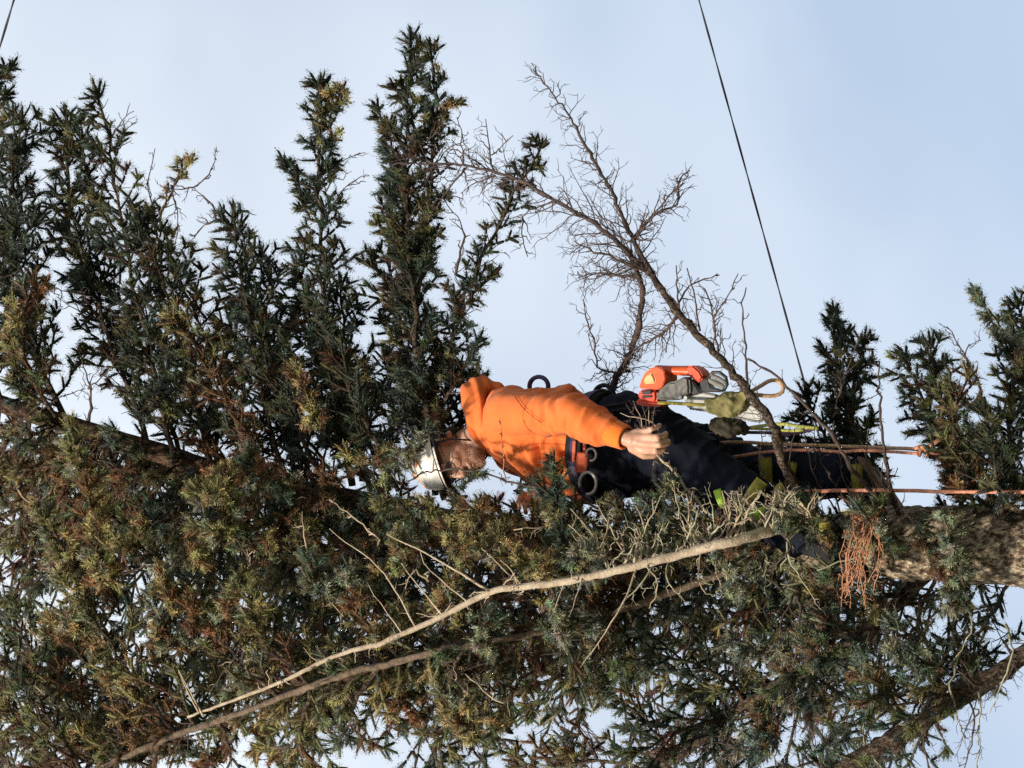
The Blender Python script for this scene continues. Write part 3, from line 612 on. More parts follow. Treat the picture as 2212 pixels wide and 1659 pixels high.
# ---- lower mass: branches that leave the trunk and the limbs, many of them crossing
rm = random.Random(91)
def nearest_base(u, v):
    best = None
    for k, line in enumerate((trunk_px, limb1_px, limb2_px, limb3_px, limb4_px)):
        for a, b_ in zip(line, line[1:]):
            for t in (0, .25, .5, .75):
                x = a[0] + (b_[0] - a[0]) * t; y = a[1] + (b_[1] - a[1]) * t; z = a[2] + (b_[2] - a[2]) * t
                d = math.hypot(x - u - 90, (y - v))
                if d < 130: d += (130 - d) * 3
                if k == 1: d += 60
                if best is None or d < best[0]: best = (d, (x, y, z))
    return best[1]
GAPS = [(2120, 1590, 190, 130), (2160, 1330, 70, 90), (1568, 1430, 60, 80), (1430, 1480, 75, 65), (1925, 1400, 55, 110), (1660, 1600, 50, 60), (1085, 1610, 75, 60), (770, 1640, 60, 45), (70, 1320, 45, 50), (110, 1480, 55, 55), (230, 1120, 40, 40), (460, 1090, 60, 50), (1330, 1600, 50, 50)]
def in_gap(u, v): return any(((u - a) / c) ** 2 + ((v - b_) / d) ** 2 < 1 for a, b_, c, d in GAPS)
cells = []
for cu in range(-40, 2240, 106):
    for cv in range(1090, 1720, 106):
        cells.append((cu + rm.uniform(-50, 50), cv + rm.uniform(-50, 50)))
for cu in range(-20, 900, 105): cells.append((cu + rm.uniform(-40, 40), 1010 + rm.uniform(-40, 40)))
sd = 100
for u, v in cells:
    sd += 1
    if in_gap(u, v): continue
    if 880 < u < 1800 and v < 1150: continue
    if 1840 < u and v < 1300: continue
    bx_, by_, bz_ = nearest_base(u, v)
    front = rm.random()
    y = (bz_ + rm.uniform(-.42, -.08)) if front < .4 else (bz_ + rm.uniform(.05, .75))
    y = max(y, -.44)
    if 1080 < u < 1750 and v < 1250: y = max(y, .12) if rm.random() < .8 else y
    mid = ((bx_ + u) / 2 + rm.uniform(-40, 40), (by_ + v) / 2 + rm.uniform(-30, 40), (bz_ + y) / 2 - .03)
    warm = max(0, min(1, (1100 - u) / 900)) * .75 + (v - 1100) / 2600
    mix = 'warm' if rm.random() < warm else ('mid' if rm.random() < .55 else 'cool')
    if u < 1300:
        x_ = rm.random(); mix = 'lit' if x_ < .26 else ('dead' if x_ < .34 else ('warm' if x_ < .56 else 'mid'))  # left side: sunny tone painted in by yellow and pale mixes
    elif rm.random() < .65: mix = 'cool'  # right side: shade painted in by the darker mix
    spruce_branch([at(bx_, by_, bz_), at(*mid), at(u, v, y)], rm.uniform(.006, .011), .003, L2=rm.uniform(.13, .20), L3=.058, sp2=.031, sp3=.048, mix=mix, bare=.18, seed=sd, droop=.03, flatten=.5, dens=1020)

for cu in range(-60, 2200, 118):            # deeper layer behind the trunk
    for cv in range(980, 1720, 118):
        u, v = cu + rm.uniform(-55, 55), cv + rm.uniform(-55, 55); sd += 1
        if in_gap(u, v) or (880 < u < 1850 and v < 1130) or (u > 1840 and v < 1280): continue
        bx_, by_, bz_ = on_trunk(min(2200, max(0, u + rm.uniform(60, 200)))); y = rm.uniform(.35, 1.0)
        if abs(v - by_) < 100: v = by_ + rm.uniform(100, 180)
        spruce_branch([at(bx_, by_, bz_), at((bx_ + u) / 2 + rm.uniform(-30, 30), (by_ + v) / 2 + 20, (bz_ + y) / 2 + .05), at(u, v, y)], rm.uniform(.007, .011), .003, L2=rm.uniform(.16, .23), L3=.062, sp2=.050, sp3=.055, mix='cool' if rm.random() < .6 else 'mid', bare=.15, seed=sd + 1000, droop=.03, flatten=.5, dens=680, t0=.25)
for u in range(480, 1900, 44):              # sprays on the near side of the trunk
    sd += 1; u2 = u + rm.uniform(-20, 20); bx_, by_, bz_ = on_trunk(min(1950, u2 + rm.uniform(40, 130)))
    v = rm.uniform(1095, 1200) if u > 880 else rm.uniform(1020, 1220); y = rm.uniform(-.40, -.18) if not 600 < u < 1000 else rm.uniform(-.2, -.08)
    if 1500 < u < 1820 and rm.random() < .5: continue
    spruce_branch([at(bx_, by_, bz_), at((bx_ + u2) / 2, (by_ + v) / 2 + 12, (bz_ + y) / 2 - .08), at(u2, v, y)], .006, .0025, L2=rm.uniform(.10, .15), L3=.052, sp2=.034, sp3=.046, mix=rm.choice(['mid', 'warm', 'cool']) if u < 1200 else 'mid', bare=.15, seed=sd + 2000, droop=.02, flatten=.4)

# ---- pale tassels with sunlight put into their tint, and hanging ones on the right
for pts, l2, mix, sd in [([(260, 1130, -.3), (190, 1040, -.42), (150, 925, -.45)], .06, 'lit', 301), ([(200, 1260, -.4), (130, 1170, -.5), (85, 1105, -.5)], .05, 'lit', 302),
                         ([(260, 1330, -.4), (215, 1200, -.5), (190, 1060, -.5)], .075, 'tan', 303), ([(420, 1420, -.5), (350, 1360, -.55), (330, 1295, -.55)], .05, 'pale', 304),
                         ([(520, 1180, -.4), (470, 1100, -.5), (430, 1060, -.5)], .08, 'lit', 305), ([(560, 1160, -.3), (500, 1080, -.4), (480, 1030, -.4)], .07, 'tan', 306),
                         ([(380, 1350, -.5), (365, 1290, -.55), (352, 1245, -.55)], .03, 'tan', 307), ([(560, 1060, -.2), (550, 1020, -.25), (540, 985, -.25)], .04, 'pale', 308),
                         ([(2040, 1080, -.2), (2065, 1180, -.25), (2070, 1250, -.25), (2060, 1310, -.25)], .045, 'pale', 310), ([(1960, 1110, -.2), (2020, 1200, -.22), (2075, 1290, -.22)], .04, 'mid', 311),
                         ([(1560, 1180, -.4), (1575, 1230, -.42), (1590, 1275, -.42)], .04, 'pale', 312), ([(1680, 1340, .0), (1690, 1430, .0), (1700, 1510, .0)], .05, 'mid', 313),
                         ([(1430, 1180, -.45), (1420, 1110, -.46), (1440, 1050, -.46)], .05, 'cool', 314), ([(1330, 1230, -.4), (1230, 1190, -.45), (1215, 1150, -.45)], .05, 'cool', 315),
                         ([(1190, 1270, -.5), (1205, 1320, -.52), (1215, 1370, -.52)], .04, 'pale', 316), ([(1040, 1300, -.5), (1050, 1340, -.52), (1060, 1390, -.52)], .05, 'pale', 317),
                         ([(1010, 1420, -.3), (975, 1470, -.35), (965, 1540, -.35)], .07, 'pale', 318), ([(1700, 1160, -.4), (1690, 1140, -.42), (1720, 1095, -.42)], .04, 'mid', 319),
                         ([(1190, 1110, -.35), (1200, 1075, -.4), (1195, 1010, -.4)], .05, 'cool', 320), ([(1830, 1160, -.2), (1780, 1150, -.25), (1740, 1140, -.25)], .05, 'cool', 321),
                         ([(700, 1310, -.5), (690, 1260, -.55), (665, 1215, -.55)], .05, 'pale', 322), ([(560, 1370, -.5), (545, 1310, -.55), (530, 1255, -.55)], .06, 'lit', 323),
                         ([(1330, 1240, -.3), (1075, 1200, -.45), (1080, 1155, -.45)], .05, 'lit', 324), ([(900, 1240, -.5), (880, 1200, -.55), (870, 1170, -.55)], .05, 'lit', 325)]:
    spruce_branch(ats(pts), .005, .002, L2=l2, L3=.045, sp2=.014, sp3=.022, mix=mix, bare=.03, seed=sd, ang=42, flatten=.2, dens=1450)

for i, (u, v) in enumerate([(60, 950), (150, 1000), (250, 930), (330, 1030), (420, 960), (30, 830)]):
    bx_, by_, bz_ = on_trunk(min(540, u + 70)); spruce_branch([at(bx_, by_, bz_), at((bx_ + u) / 2, (by_ + v) / 2, bz_ - .10), at(u, v, bz_ - .16)], .005, .002, L2=.09, L3=.05, sp2=.03, sp3=.045, mix=('mid', 'warm', 'cool')[i % 3], bare=.15, seed=780 + i, ang=48, flatten=.3)
# fresh tufts on the near side, tinted paler in place of sunlight, mostly lower left
for i in range(64):
    u, v = (rm.uniform(10, 1280), rm.uniform(1090, 1640)) if i < 52 else (rm.uniform(1280, 2000), rm.uniform(1280, 1600)); y = rm.uniform(-.56, -.40) if i < 52 else rm.uniform(-.40, -.25)
    if abs(v - (1128 + (1725 - u) * .335)) < 28: v += 60
    du, dv = rm.uniform(-70, 30), rm.uniform(-80, 25); mx_ = rm.choice(('lit', 'lit', 'pale', 'tan', 'tan', 'dead', 'mid')) if i < 52 else rm.choice(('pale', 'mid', 'cool'))
    spruce_branch(ats([(u - du * .9 + 25, v - dv * .9 + 10, y + .16), (u - du * .3, v - dv * .3, y + .05), (u + du * .5, v + dv * .5, y)]), .004, .0018, L2=rm.uniform(.045, .075), L3=.046, sp2=.021, sp3=.04, mix=mx_, bare=.05, seed=700 + i, ang=46, flatten=.25)

# sprigs that cross the helmet and the hoodie
for pts, l2, mix, sd in [([(950, 1140, -.2), (925, 1110, -.33), (925, 1085, -.36)], .035, 'mid', 331),
                         ([(830, 1000, -.05), (885, 965, -.22), (920, 935, -.24)], .06, 'pale', 332), ([(1240, 1150, -.3), (1215, 1090, -.36), (1180, 1060, -.38)], .045, 'cool', 333)]:
    spruce_branch(ats(pts), .004, .002, L2=l2, L3=.045, sp2=.018, sp3=.026, mix=mix, bare=.05, seed=sd, ang=42, flatten=.3)

xb = bare_branch(ats([(880, 1040, -.25), (917, 1021, -.3), (965, 1013, -.33), (1030, 1018, -.34), (1090, 1036, -.34), (1150, 1052, -.34), (1215, 1070, -.33), (1300, 1100, -.3)]), .0026, .0036, L2=.05, L3=.03, sp2=.06, seed=600, label='thin dark branch crossing below the climber\'s chin')
for pts, l2, mix, sd in [([(1000, 1060, -.28), (1010, 1040, -.32), (1040, 1025, -.34)], .03, 'cool', 340), ([(1110, 1060, -.28), (1130, 1050, -.32), (1150, 1040, -.34)], .03, 'cool', 341)]:
    spruce_branch(ats(pts), .003, .0015, L2=l2, L3=.025, sp2=.03, sp3=.026, mix=mix, bare=.05, seed=sd, ang=42, flatten=.3)

for i, (u, v) in enumerate([(1330, 1090), (1395, 1100), (1500, 1100), (1560, 1130), (1725, 1115), (1860, 1105)]):
    spruce_branch(ats([(u + 60, 1150 + max(0, 1700 - u) * .2, -.3), (u + 30, v + 40, -.42), (u, v, -.44)]), .004, .002, L2=.05, L3=.045, sp2=.026, sp3=.026, mix=('mid', 'cool', 'pale')[i % 3], bare=.25, seed=350 + i, ang=45, flatten=.3)
for i in range(12):
    u, v = rm.uniform(1640, 1960), rm.uniform(900, 1060); a = rm.uniform(-1, 1)
    bare_branch(ats([(u + 60 * a + 40, 1110, -.12), (u + 30 * a, (v + 1110) / 2, -.2), (u, v, -.24)]), .0032, .0014, L2=.06, L3=.03, sp2=.05, seed=620 + i, t0=.2)

bare_branch(ats([(1092, 1045, -.33), (1086, 985, -.36), (1080, 900, -.38)]), .0024, .0011, L2=.03, L3=.015, sp2=.035, seed=601, wood='redtwig', tmat='twig')

# ---- dead bare branches against the sky
A_px = [(1762, 1118, -.10), (1721, 1053, -.28), (1688, 986, -.36), (1664, 912, -.40), (1616, 845, -.40), (1559, 778, -.38), (1467, 677, -.34), (1408, 591, -.3), (1350, 540, -.27), (1290, 486, -.24), (1200, 433, -.2), (1138, 397, -.16), (1075, 375, -.12), (1000, 357, -.08), (910, 352, -.05), (850, 355, -.03)]
A = bare_branch(ats(A_px[:8]), .0165, .0115, L2=.15, L3=.055, sp2=.026, seed=41, wood='limb', label='bare dead limb rising past the chainsaw', t0=.35, flatten=.3, k=10)
A2 = bare_branch(ats(A_px[7:]), .0105, .0024, L2=.20, L3=.075, sp2=.017, seed=42, label='bare forked dead branch against the sky')
B = bare_branch(ats([(1408, 591, -.3), (1357, 496, -.26), (1325, 427, -.24), (1295, 368, -.2), (1251, 287, -.15), (1217, 230, -.1), (1181, 187, -.08), (1151, 150, -.06)]), .0095, .0018, L2=.13, L3=.055, sp2=.018, seed=43, t0=.05)
Cc = bare_branch(ats([(1340, 1120, .2), (1318, 1000, .34), (1312, 900, .30), (1330, 820, .16), (1369, 746, .02), (1387, 656, -.1), (1381, 597, -.2), (1362, 540, -.24)]), .013, .009, L2=.15, L3=.05, sp2=.010, seed=44)
D_ = bare_branch(ats([(1366, 520, -.26), (1414, 463, -.26), (1461, 442, -.24), (1470, 389, -.22), (1490, 368, -.2)]), .0065, .002, L2=.09, L3=.045, sp2=.013, seed=45)
D2 = bare_branch(ats([(1366, 520, -.26), (1400, 480, -.3), (1440, 430, -.32), (1478, 395, -.33)]), .005, .0018, L2=.08, L3=.04, sp2=.014, seed=46)
E1 = bare_branch(ats([(1408, 591, -.3), (1330, 560, -.34), (1280, 540, -.38), (1240, 520, -.4)]), .0065, .002, L2=.12, L3=.05, sp2=.012, seed=47)
E2 = bare_branch(ats([(1380, 600, -.2), (1300, 590, -.16), (1250, 600, -.12)]), .006, .002, L2=.11, L3=.05, sp2=.012, seed=48)
E3 = bare_branch(ats([(1467, 677, -.34), (1430, 720, -.3), (1380, 750, -.26), (1350, 780, -.22)]), .0065, .002, L2=.12, L3=.05, sp2=.010, seed=49)
F1 = bare_branch(ats([(1616, 845, -.4), (1607, 700, -.42), (1605, 656, -.42), (1612, 621, -.42)]), .0045, .002, L2=.06, L3=.03, sp2=.07, seed=50)
F2 = bare_branch(ats([(1467, 671, -.34), (1463, 620, -.36), (1461, 573, -.36)]), .004, .0018, L2=.07, L3=.04, sp2=.035, seed=51)
F3 = bare_branch(ats([(1512, 715, -.35), (1500, 640, -.37), (1484, 579, -.38)]), .004, .0018, L2=.08, L3=.04, sp2=.045, seed=52)
F4 = bare_branch(ats([(1551, 766, -.38), (1536, 668, -.4), (1524, 627, -.4)]), .0045, .002, L2=.10, L3=.045, sp2=.016, seed=53)
F5 = bare_branch(ats([(1540, 690, -.4), (1570, 640, -.42), (1595, 591, -.43)]), .0035, .0016, L2=.06, L3=.035, sp2=.045, seed=54)
F6 = bare_branch(ats([(1460, 670, -.34), (1480, 625, -.3), (1530, 600, -.28), (1550, 592, -.28)]), .004, .0016, L2=.06, L3=.035, sp2=.04, seed=55)
Gb = bare_branch(ats([(1900, 1100, -.1), (1894, 1078, -.14), (1835, 1005, -.28), (1799, 941, -.34), (1748, 885, -.36), (1700, 833, -.37), (1657, 797, -.38), (1615, 775, -.38)]), .0095, .0035, L2=.06, L3=.03, sp2=.11, seed=56)
Hb = bare_branch(ats([(1940, 1110, -.1), (1925, 1060, -.18), (1908, 963, -.22), (1899, 850, -.24), (1900, 780, -.24)]), .0085, .0025, L2=.09, L3=.035, sp2=.13, seed=57)
Ib = bare_branch(ats([(1362, 800, .05), (1300, 800, .02), (1280, 740, .0), (1262, 655, .0)]), .005, .0018, L2=.10, L3=.045, sp2=.02, seed=58)
for pts, r, sd in [([(1000, 357, -.08), (997, 290, -.1), (987, 253, -.1)], .0035, 61), ([(1067, 367, -.12), (1057, 317, -.14), (1049, 257, -.14)], .0035, 62), ([(1061, 335, -.12), (1085, 315, -.14), (1108, 293, -.16)], .0025, 63),
                   ([(1004, 362, -.08), (944, 443, -.1), (924, 480, -.1)], .0035, 64), ([(1070, 372, -.1), (1000, 330, -.05), (960, 320, .0)], .003, 65), ([(1200, 433, -.2), (1150, 455, -.18), (1128, 468, -.16)], .0045, 66),
                   ([(1128, 468, -.16), (1128, 510, -.16), (1140, 555, -.15)], .003, 67), ([(1070, 380, -.12), (1030, 395, -.08), (995, 418, -.06)], .003, 68), ([(985, 590, 0), (1000, 500, 0), (960, 430, 0)], .005, 69),
                   ([(945, 300, 0), (920, 310, -.05), (965, 260, -.05)], .003, 70), ([(470, 480, 0), (455, 440, 0), (418, 405, 0)], .0045, 71), ([(418, 405, 0), (450, 380, 0), (468, 320, 0)], .003, 72),
                   ([(418, 405, 0), (380, 408, 0), (350, 412, 0)], .003, 73), ([(465, 475, 0), (420, 510, .02), (395, 555, .02)], .003, 74), ([(330, 470, 0), (320, 390, 0), (335, 320, 0)], .003, 75),
                   ([(370, 400, 0), (385, 480, -.03), (378, 530, -.03)], .003, 76), ([(240, 300, 0), (262, 265, 0), (290, 240, 0)], .003, 77), ([(250, 330, 0), (265, 290, 0), (295, 265, 0)], .003, 78),
                   ([(190, 925, .05), (195, 850, .02), (168, 745, .0)], .007, 79), ([(190, 840, .02), (235, 800, 0), (250, 770, 0)], .0035, 80), ([(85, 890, 0), (130, 860, 0), (185, 840, 0)], .0035, 81),
                   ([(60, 600, 0), (110, 620, 0), (200, 640, 0)], .0035, 82), ([(700, 470, 0), (750, 400, 0), (795, 380, 0)], .003, 83), ([(700, 420, 0), (740, 350, 0), (790, 330, 0)], .003, 84),
                   ([(2120, 850, .1), (2095, 790, .05), (2045, 705, .05)], .0045, 85), ([(2085, 775, .05), (2090, 750, .05), (2120, 735, .05)], .003, 86), ([(1800, 900, .1), (1820, 830, 0), (1860, 720, 0)], .004, 87),
                   ([(900, 420, 0), (960, 330, 0), (1010, 300, 0)], .0035, 88), ([(905, 470, 0), (950, 420, 0), (1000, 430, 0)], .003, 89), ([(905, 360, 0), (940, 290, 0), (960, 275, 0)], .003, 90)]:
    bare_branch(ats(pts), r, .0013, L2=.075, L3=.03, sp2=.035, seed=sd, flatten=.7)

# ---- thicket of pale dead twigs in front of the climber's legs and along the pale limb
rt = random.Random(17)
for i in range(60):
    u = rt.uniform(1290, 1760); t = (1725 - u) / 500; v0 = 1128 + max(0, (1725 - u)) * .27
    y0 = -.40 - .10 * min(1, max(0, t)); du = rt.uniform(-95, 60); dv = rt.uniform(-175, -45)
    v1 = max(v0 + dv, 1010 if u < 1560 else 1060)
    bare_branch(ats([(u, v0, y0), (u + du * .4 + rt.uniform(-15, 15), (v0 + v1) / 2, y0 - .05), (u + du, v1, y0 - rt.uniform(.02, .12))]), rt.uniform(.0035, .0055), .0014, L2=.07, L3=.03, sp2=.05, seed=400 + i, wood=rt.choice(['paletwig', 'paletwig', 'greentwig', 'twig']), tmat=rt.choice(['paletwig', 'greentwig']), t0=.2, flatten=.3)
for i in range(13):
    u = rt.uniform(1300, 1960); v0 = 1140 + max(0, (1725 - u)) * .22; y0 = -.3
    bare_branch(ats([(u, v0, y0), (u + rt.uniform(-45, 35), v0 + rt.uniform(40, 70), y0 - .06), (u + rt.uniform(-110, 60), v0 + rt.uniform(70, 170), y0 - rt.uniform(0, .1))]), rt.uniform(.003, .005), .0014, L2=.06, L3=.03, sp2=.06, seed=450 + i, wood=rt.choice(['paletwig', 'greentwig', 'greentwig', 'twig']), tmat='greentwig', t0=.2, flatten=.3)
for i in range(26):   # lower right corner
    u = rt.uniform(1700, 2212); v0 = rt.uniform(1270, 1520); y0 = rt.uniform(-.2, .2)
    bare_branch(ats([(u, v0, y0), (u + rt.uniform(-25, 25), v0 + rt.uniform(50, 100), y0 - .05), (u + rt.uniform(-50, 30), v0 + rt.uniform(120, 260), y0)]), rt.uniform(.003, .005), .0014, L2=.09, L3=.04, sp2=.05, seed=500 + i, wood=rt.choice(['twig', 'twig', 'greentwig']), tmat='twig', t0=.1, flatten=.3)
for i in range(22):   # lower left, warm
    u = rt.uniform(60, 1250); v0 = rt.uniform(1100, 1560); y0 = rt.uniform(-.6, -.35)
    bare_branch(ats([(u, v0, y0), (u + rt.uniform(-60, 20), v0 + rt.uniform(-50, 50), y0 - .05), (u + rt.uniform(-120, 0), v0 + rt.uniform(-110, 60), y0 - .05)]), rt.uniform(.003, .0045), .0014, L2=.06, L3=.03, sp2=.07, seed=540 + i, wood=rt.choice(['paletwig', 'twig']), tmat='paletwig', t0=.1, flatten=.3)
for i in range(17):   # reddish hanging cluster beside the trunk
    u = 1868 + rt.uniform(-26, 26); y0 = -.40
    e = 1848 + (u - 1868) * .9 + rt.uniform(-38, 38)
    bare_branch(ats([(1885 + rt.uniform(-8, 8), 1112, -.12), (u, 1125 + rt.uniform(-10, 20), y0), ((u + e) / 2 + rt.uniform(-18, 18), 1205, y0 - .05), (e, 1235 + rt.uniform(0, 85), y0 - .05)]), rt.uniform(.0022, .0036), .0013, L2=.045, L3=.02, sp2=.055, seed=580 + i, wood='redtwig', tmat='redtwig', t0=.3, flatten=.3)
for i, (u, v) in enumerate([(1352, 872), (1368, 866), (1386, 870), (1402, 880), (1418, 876), (1340, 892)]):
    bare_branch(ats([(1398 + i * 5, 962, -.335), (1385 + i * 6, 918, -.37), (u, v, -.39)]), .0026, .0013, L2=.045, L3=.02, sp2=.045, seed=650 + i, wood='paletwig' if i % 2 else 'twig', tmat='twig', t0=.4)
bare_branch(ats([(1400, 965, -.33), (1424, 990, -.36), (1445, 1010, -.38), (1480, 1050, -.40), (1530, 1110, -.42)]), .0036, .0048, L2=.06, L3=.03, sp2=.05, seed=660, wood='paletwig', tmat='paletwig')
print('needles', TOTAL[0])

# ------------------------------------------------------------------ the climber
TH = math.radians(24); ZA = Vector((0, 0, 1))
F = Vector((-math.cos(TH), -math.sin(TH), 0)); LF = Vector((math.sin(TH), -math.cos(TH), 0))
AX = (F, LF, ZA)
person = empty('person', at(1890, 1060, 0))
tag(person, 'climber in orange hoodie, navy trousers and white helmet leaning back from the trunk', 'person')

# joints
HC = at(968, 986, -.04)
hf = Vector((-.62, -.62, -.48)).normalized(); hu = (ZA - hf * ZA.dot(hf)).normalized(); hl = hu.cross(hf).normalized()
HX = (hf, hl, hu)
def H(f, l, u): return HC + hf * f + hl * l + hu * u
neck = at(1062, 930, 0.0)
chest = at(1125, 938, 0.0); waist = at(1215, 955, 0.0); hem = at(1272, 968, 0.0); pelvis = at(1370, 965, 0.0)
shL = at(1098, 888, -.165); elL = at(1242, 902, -.31); wrL = at(1352, 946, -.355)
shR = at(1105, 965, .17); elR = at(1215, 1040, .22); wrR = at(1165, 1072, .10)
hipL = at(1400, 945, -.10); knL = at(1590, 1068, -.17); anL = at(1745, 1160, -.22); toL = at(1800, 1200, -.24)
hipR = at(1400, 965, .11); knR = at(1610, 1018, .16); anR = at(1838, 1030, .14); toR = at(1868, 1075, .13)

# ---- body: one continuous skin from head to feet
bd = MB()
bd.ball(H(-.012, 0, .035), HX, .098, .078, .098, 24, 16)                       # skull
bd.ball(H(.032, 0, -.030), HX, .066, .062, .078, 20, 14)                       # face
bd.ball(H(.050, 0, -.088), HX, .044, .046, .034, 16, 10)                       # jaw and chin
bd.ball(H(.074, 0, -.102), HX, .020, .022, .018, 12, 8)
for sg in (-1, 1):
    bd.ball(H(.060, .036 * sg, -.028), HX, .028, .024, .024, 14, 8)            # cheek
    bd.ball(H(.083, .026 * sg, .022), HX, .016, .026, .010, 12, 8)             # brow ridge
    ear = MB()
    bd.ball(H(-.012, .079 * sg, -.008), (hf, hl, hu), .023, .008, .035, 14, 10)
    bd.tube([H(-.012 + .020 * math.cos(a), .088 * sg, -.006 + .032 * math.sin(a)) for a in [i * 2 * math.pi / 14 for i in range(14)]], .0052, 6, closed=True)
    bd.ball(H(-.008, .084 * sg, -.036), HX, .009, .005, .010, 10, 6)
bd.capsule([H(.092, 0, .012), H(.106, 0, -.012), H(.117, 0, -.032)], [.0095, .011, .0135], 10)  # nose
for sg in (-1, 1): bd.ball(H(.103, .013 * sg, -.037), HX, .012, .008, .009, 10, 6)
bd.ball(H(.094, 0, -.062), HX, .011, .024, .0062, 14, 8); bd.ball(H(.092, 0, -.075), HX, .010, .021, .0068, 14, 8)  # lips
bd.capsule([H(-.015, 0, -.06), neck.lerp(HC, .35), neck + Vector((0, 0, -.06))], [.058, .057, .066], 16)
bd.capsule([neck + Vector((0, 0, -.05)), chest, waist, pelvis], [.07, .105, .10, .105], 16)
bd.capsule([shL, elL, wrL], [.048, .040, .027], 14); bd.capsule([shR, elR, wrR], [.048, .040, .027], 14)
bd.capsule([shL, chest + Vector((0, 0, .02)), shR], [.05, .08, .05], 14)
bd.capsule([hipL, knL, anL], [.075, .052, .038], 14); bd.capsule([hipR, knR, anR], [.075, .052, .038], 14)
bd.capsule([anL, toL], [.036, .030], 12); bd.capsule([anR, toR], [.036, .030], 12)
# near hand, back towards the viewer, fingers hanging and curled round a bunch of twigs
hd = (at(1385, 955, -.36) - wrL).normalized()
bd.capsule([wrL, wrL.lerp(at(1372, 952, -.352), .8)], [.026, .030], 14)
kn = [(1387, 973, -.352), (1390, 959, -.368), (1387, 945, -.366), (1381, 933, -.352)]
pp = [(1416, 975, -.372), (1424, 961, -.392), (1419, 944, -.390), (1407, 927, -.374)]
dp = [(1433, 971, -.350), (1443, 957, -.362), (1438, 940, -.360), (1424, 921, -.350)]
tp = [(1433, 966, -.318), (1442, 952, -.326), (1437, 936, -.325), (1424, 918, -.318)]
for i in range(4):
    k_, p_, d_, t_ = at(*kn[i]), at(*pp[i]), at(*dp[i]), at(*tp[i]); r = (.0112, .0118, .0112, .0098)[i]
    bd.capsule([wrL.lerp(k_, .25), k_], [.018, .0145], 12)
    bd.capsule([k_, p_], [r * 1.12, r], 12); bd.capsule([p_, d_], [r, r * .93], 12); bd.capsule([d_, t_], [r * .93, r * .8], 12)
bd.capsule([wrL.lerp(at(1385, 955, -.345), .5), at(1388, 955, -.345)], [.028, .022], 14)
bd.capsule([at(1366, 968, -.345), at(1392, 984, -.335), at(1412, 984, -.320), at(1428, 975, -.305)], [.017, .0145, .012, .0105], 12)
# far hand, fingers over a stub on the trunk
fh = at(1148, 1080, .06)
bd.capsule([wrR, fh], [.027, .033], 12)
for i, (u, v) in enumerate([(1118, 1080), (1132, 1090), (1148, 1094), (1162, 1092)]):
    a = at(u + 10, v - 14, .03); b_ = at(u + 2, v + 4, -.01); c_ = at(u + 4, v + 18, .005)
    bd.capsule([fh, a], [.02, .0115], 10); bd.capsule([a, b_, c_], [.0112, .010, .0085], 10)
bd.capsule([wrR, at(1170, 1092, .10), at(1178, 1104, .07)], [.016, .012, .010], 10)
body = bd.remesh('body', .0040, 'skin', person, 5, .45, dec=.45)

# ---- eyes, brows, hair, beard
for sg in (-1, 1):
    e = MB(); e.ball(H(.078, .030 * sg, .002), HX, .0115, .0125, .0075, 14, 10); e.build('eye', 'dark', person)
    e = MB(); e.capsule([H(.096, .014 * sg, .016), H(.094, .030 * sg, .021), H(.080, .046 * sg, .016)], [.003, .0036, .0024], 8); e.build('eyebrow', 'hair', person)
mo = MB(); mo.capsule([H(.096, -.020, -.0695), H(.104, 0, -.0682), H(.096, .020, -.0695)], [.0016, .0026, .0016], 8); mo.build('mouth', 'dark', person)
rh = random.Random(3)
bc = MB(); hh = MB()
def hair_blade(mb, p, d, l, w=.0016):
    s_ = d.cross(Vector((rh.gauss(0, 1), rh.gauss(0, 1), rh.gauss(0, 1)))).normalized() * w
    q = p + d * l + Vector((0, 0, -l * .25)); mb.add([p - s_, p + s_, q], [(0, 1, 2)])
me = body.data; me.calc_loop_triangles()
for vtx in me.vertices:
    rel = vtx.co - HC
    if rel.length > .16: continue
    f_, l_, u_ = rel.dot(hf), rel.dot(hl), rel.dot(hu); al = abs(l_)
    jaw = (-.116 < u_ < -.052 - .28 * max(0, .05 - al) * (f_ > .07)) and f_ > .012 and not (al < .02 and -.080 < u_ < -.058 and f_ > .085)
    side = f_ > .008 and f_ < .022 and -.06 < u_ < .005 and al > .055
    stache = f_ > .075 and -.060 < u_ < -.046 and al < .034
    if jaw or side or stache:
        for _ in range(1 if rh.random() < .5 else 0):
            d = (vtx.normal + hu * -.9 + Vector((rh.gauss(0, .35), rh.gauss(0, .35), rh.gauss(0, .35)))).normalized(); hair_blade(bc, vtx.co, d, rh.uniform(.004, .009), .0012)
    back_ = (f_ < -.040 and -.070 < u_ < .06) or (-.05 < f_ < .028 and .028 < u_ < .06 and al > .05)
    if back_:
        for _ in range(3):
            d = (vtx.normal * .5 + hu * -1 - hf * .3 + Vector((rh.gauss(0, .3), rh.gauss(0, .3), rh.gauss(0, .3)))).normalized(); hair_blade(hh, vtx.co, d, rh.uniform(.012, .026), .002)
tag(bc.build('beard', 'beard', person, smooth=False), kind='stuff'); tag(hh.build('hair', 'hair', person, smooth=False), kind='stuff')

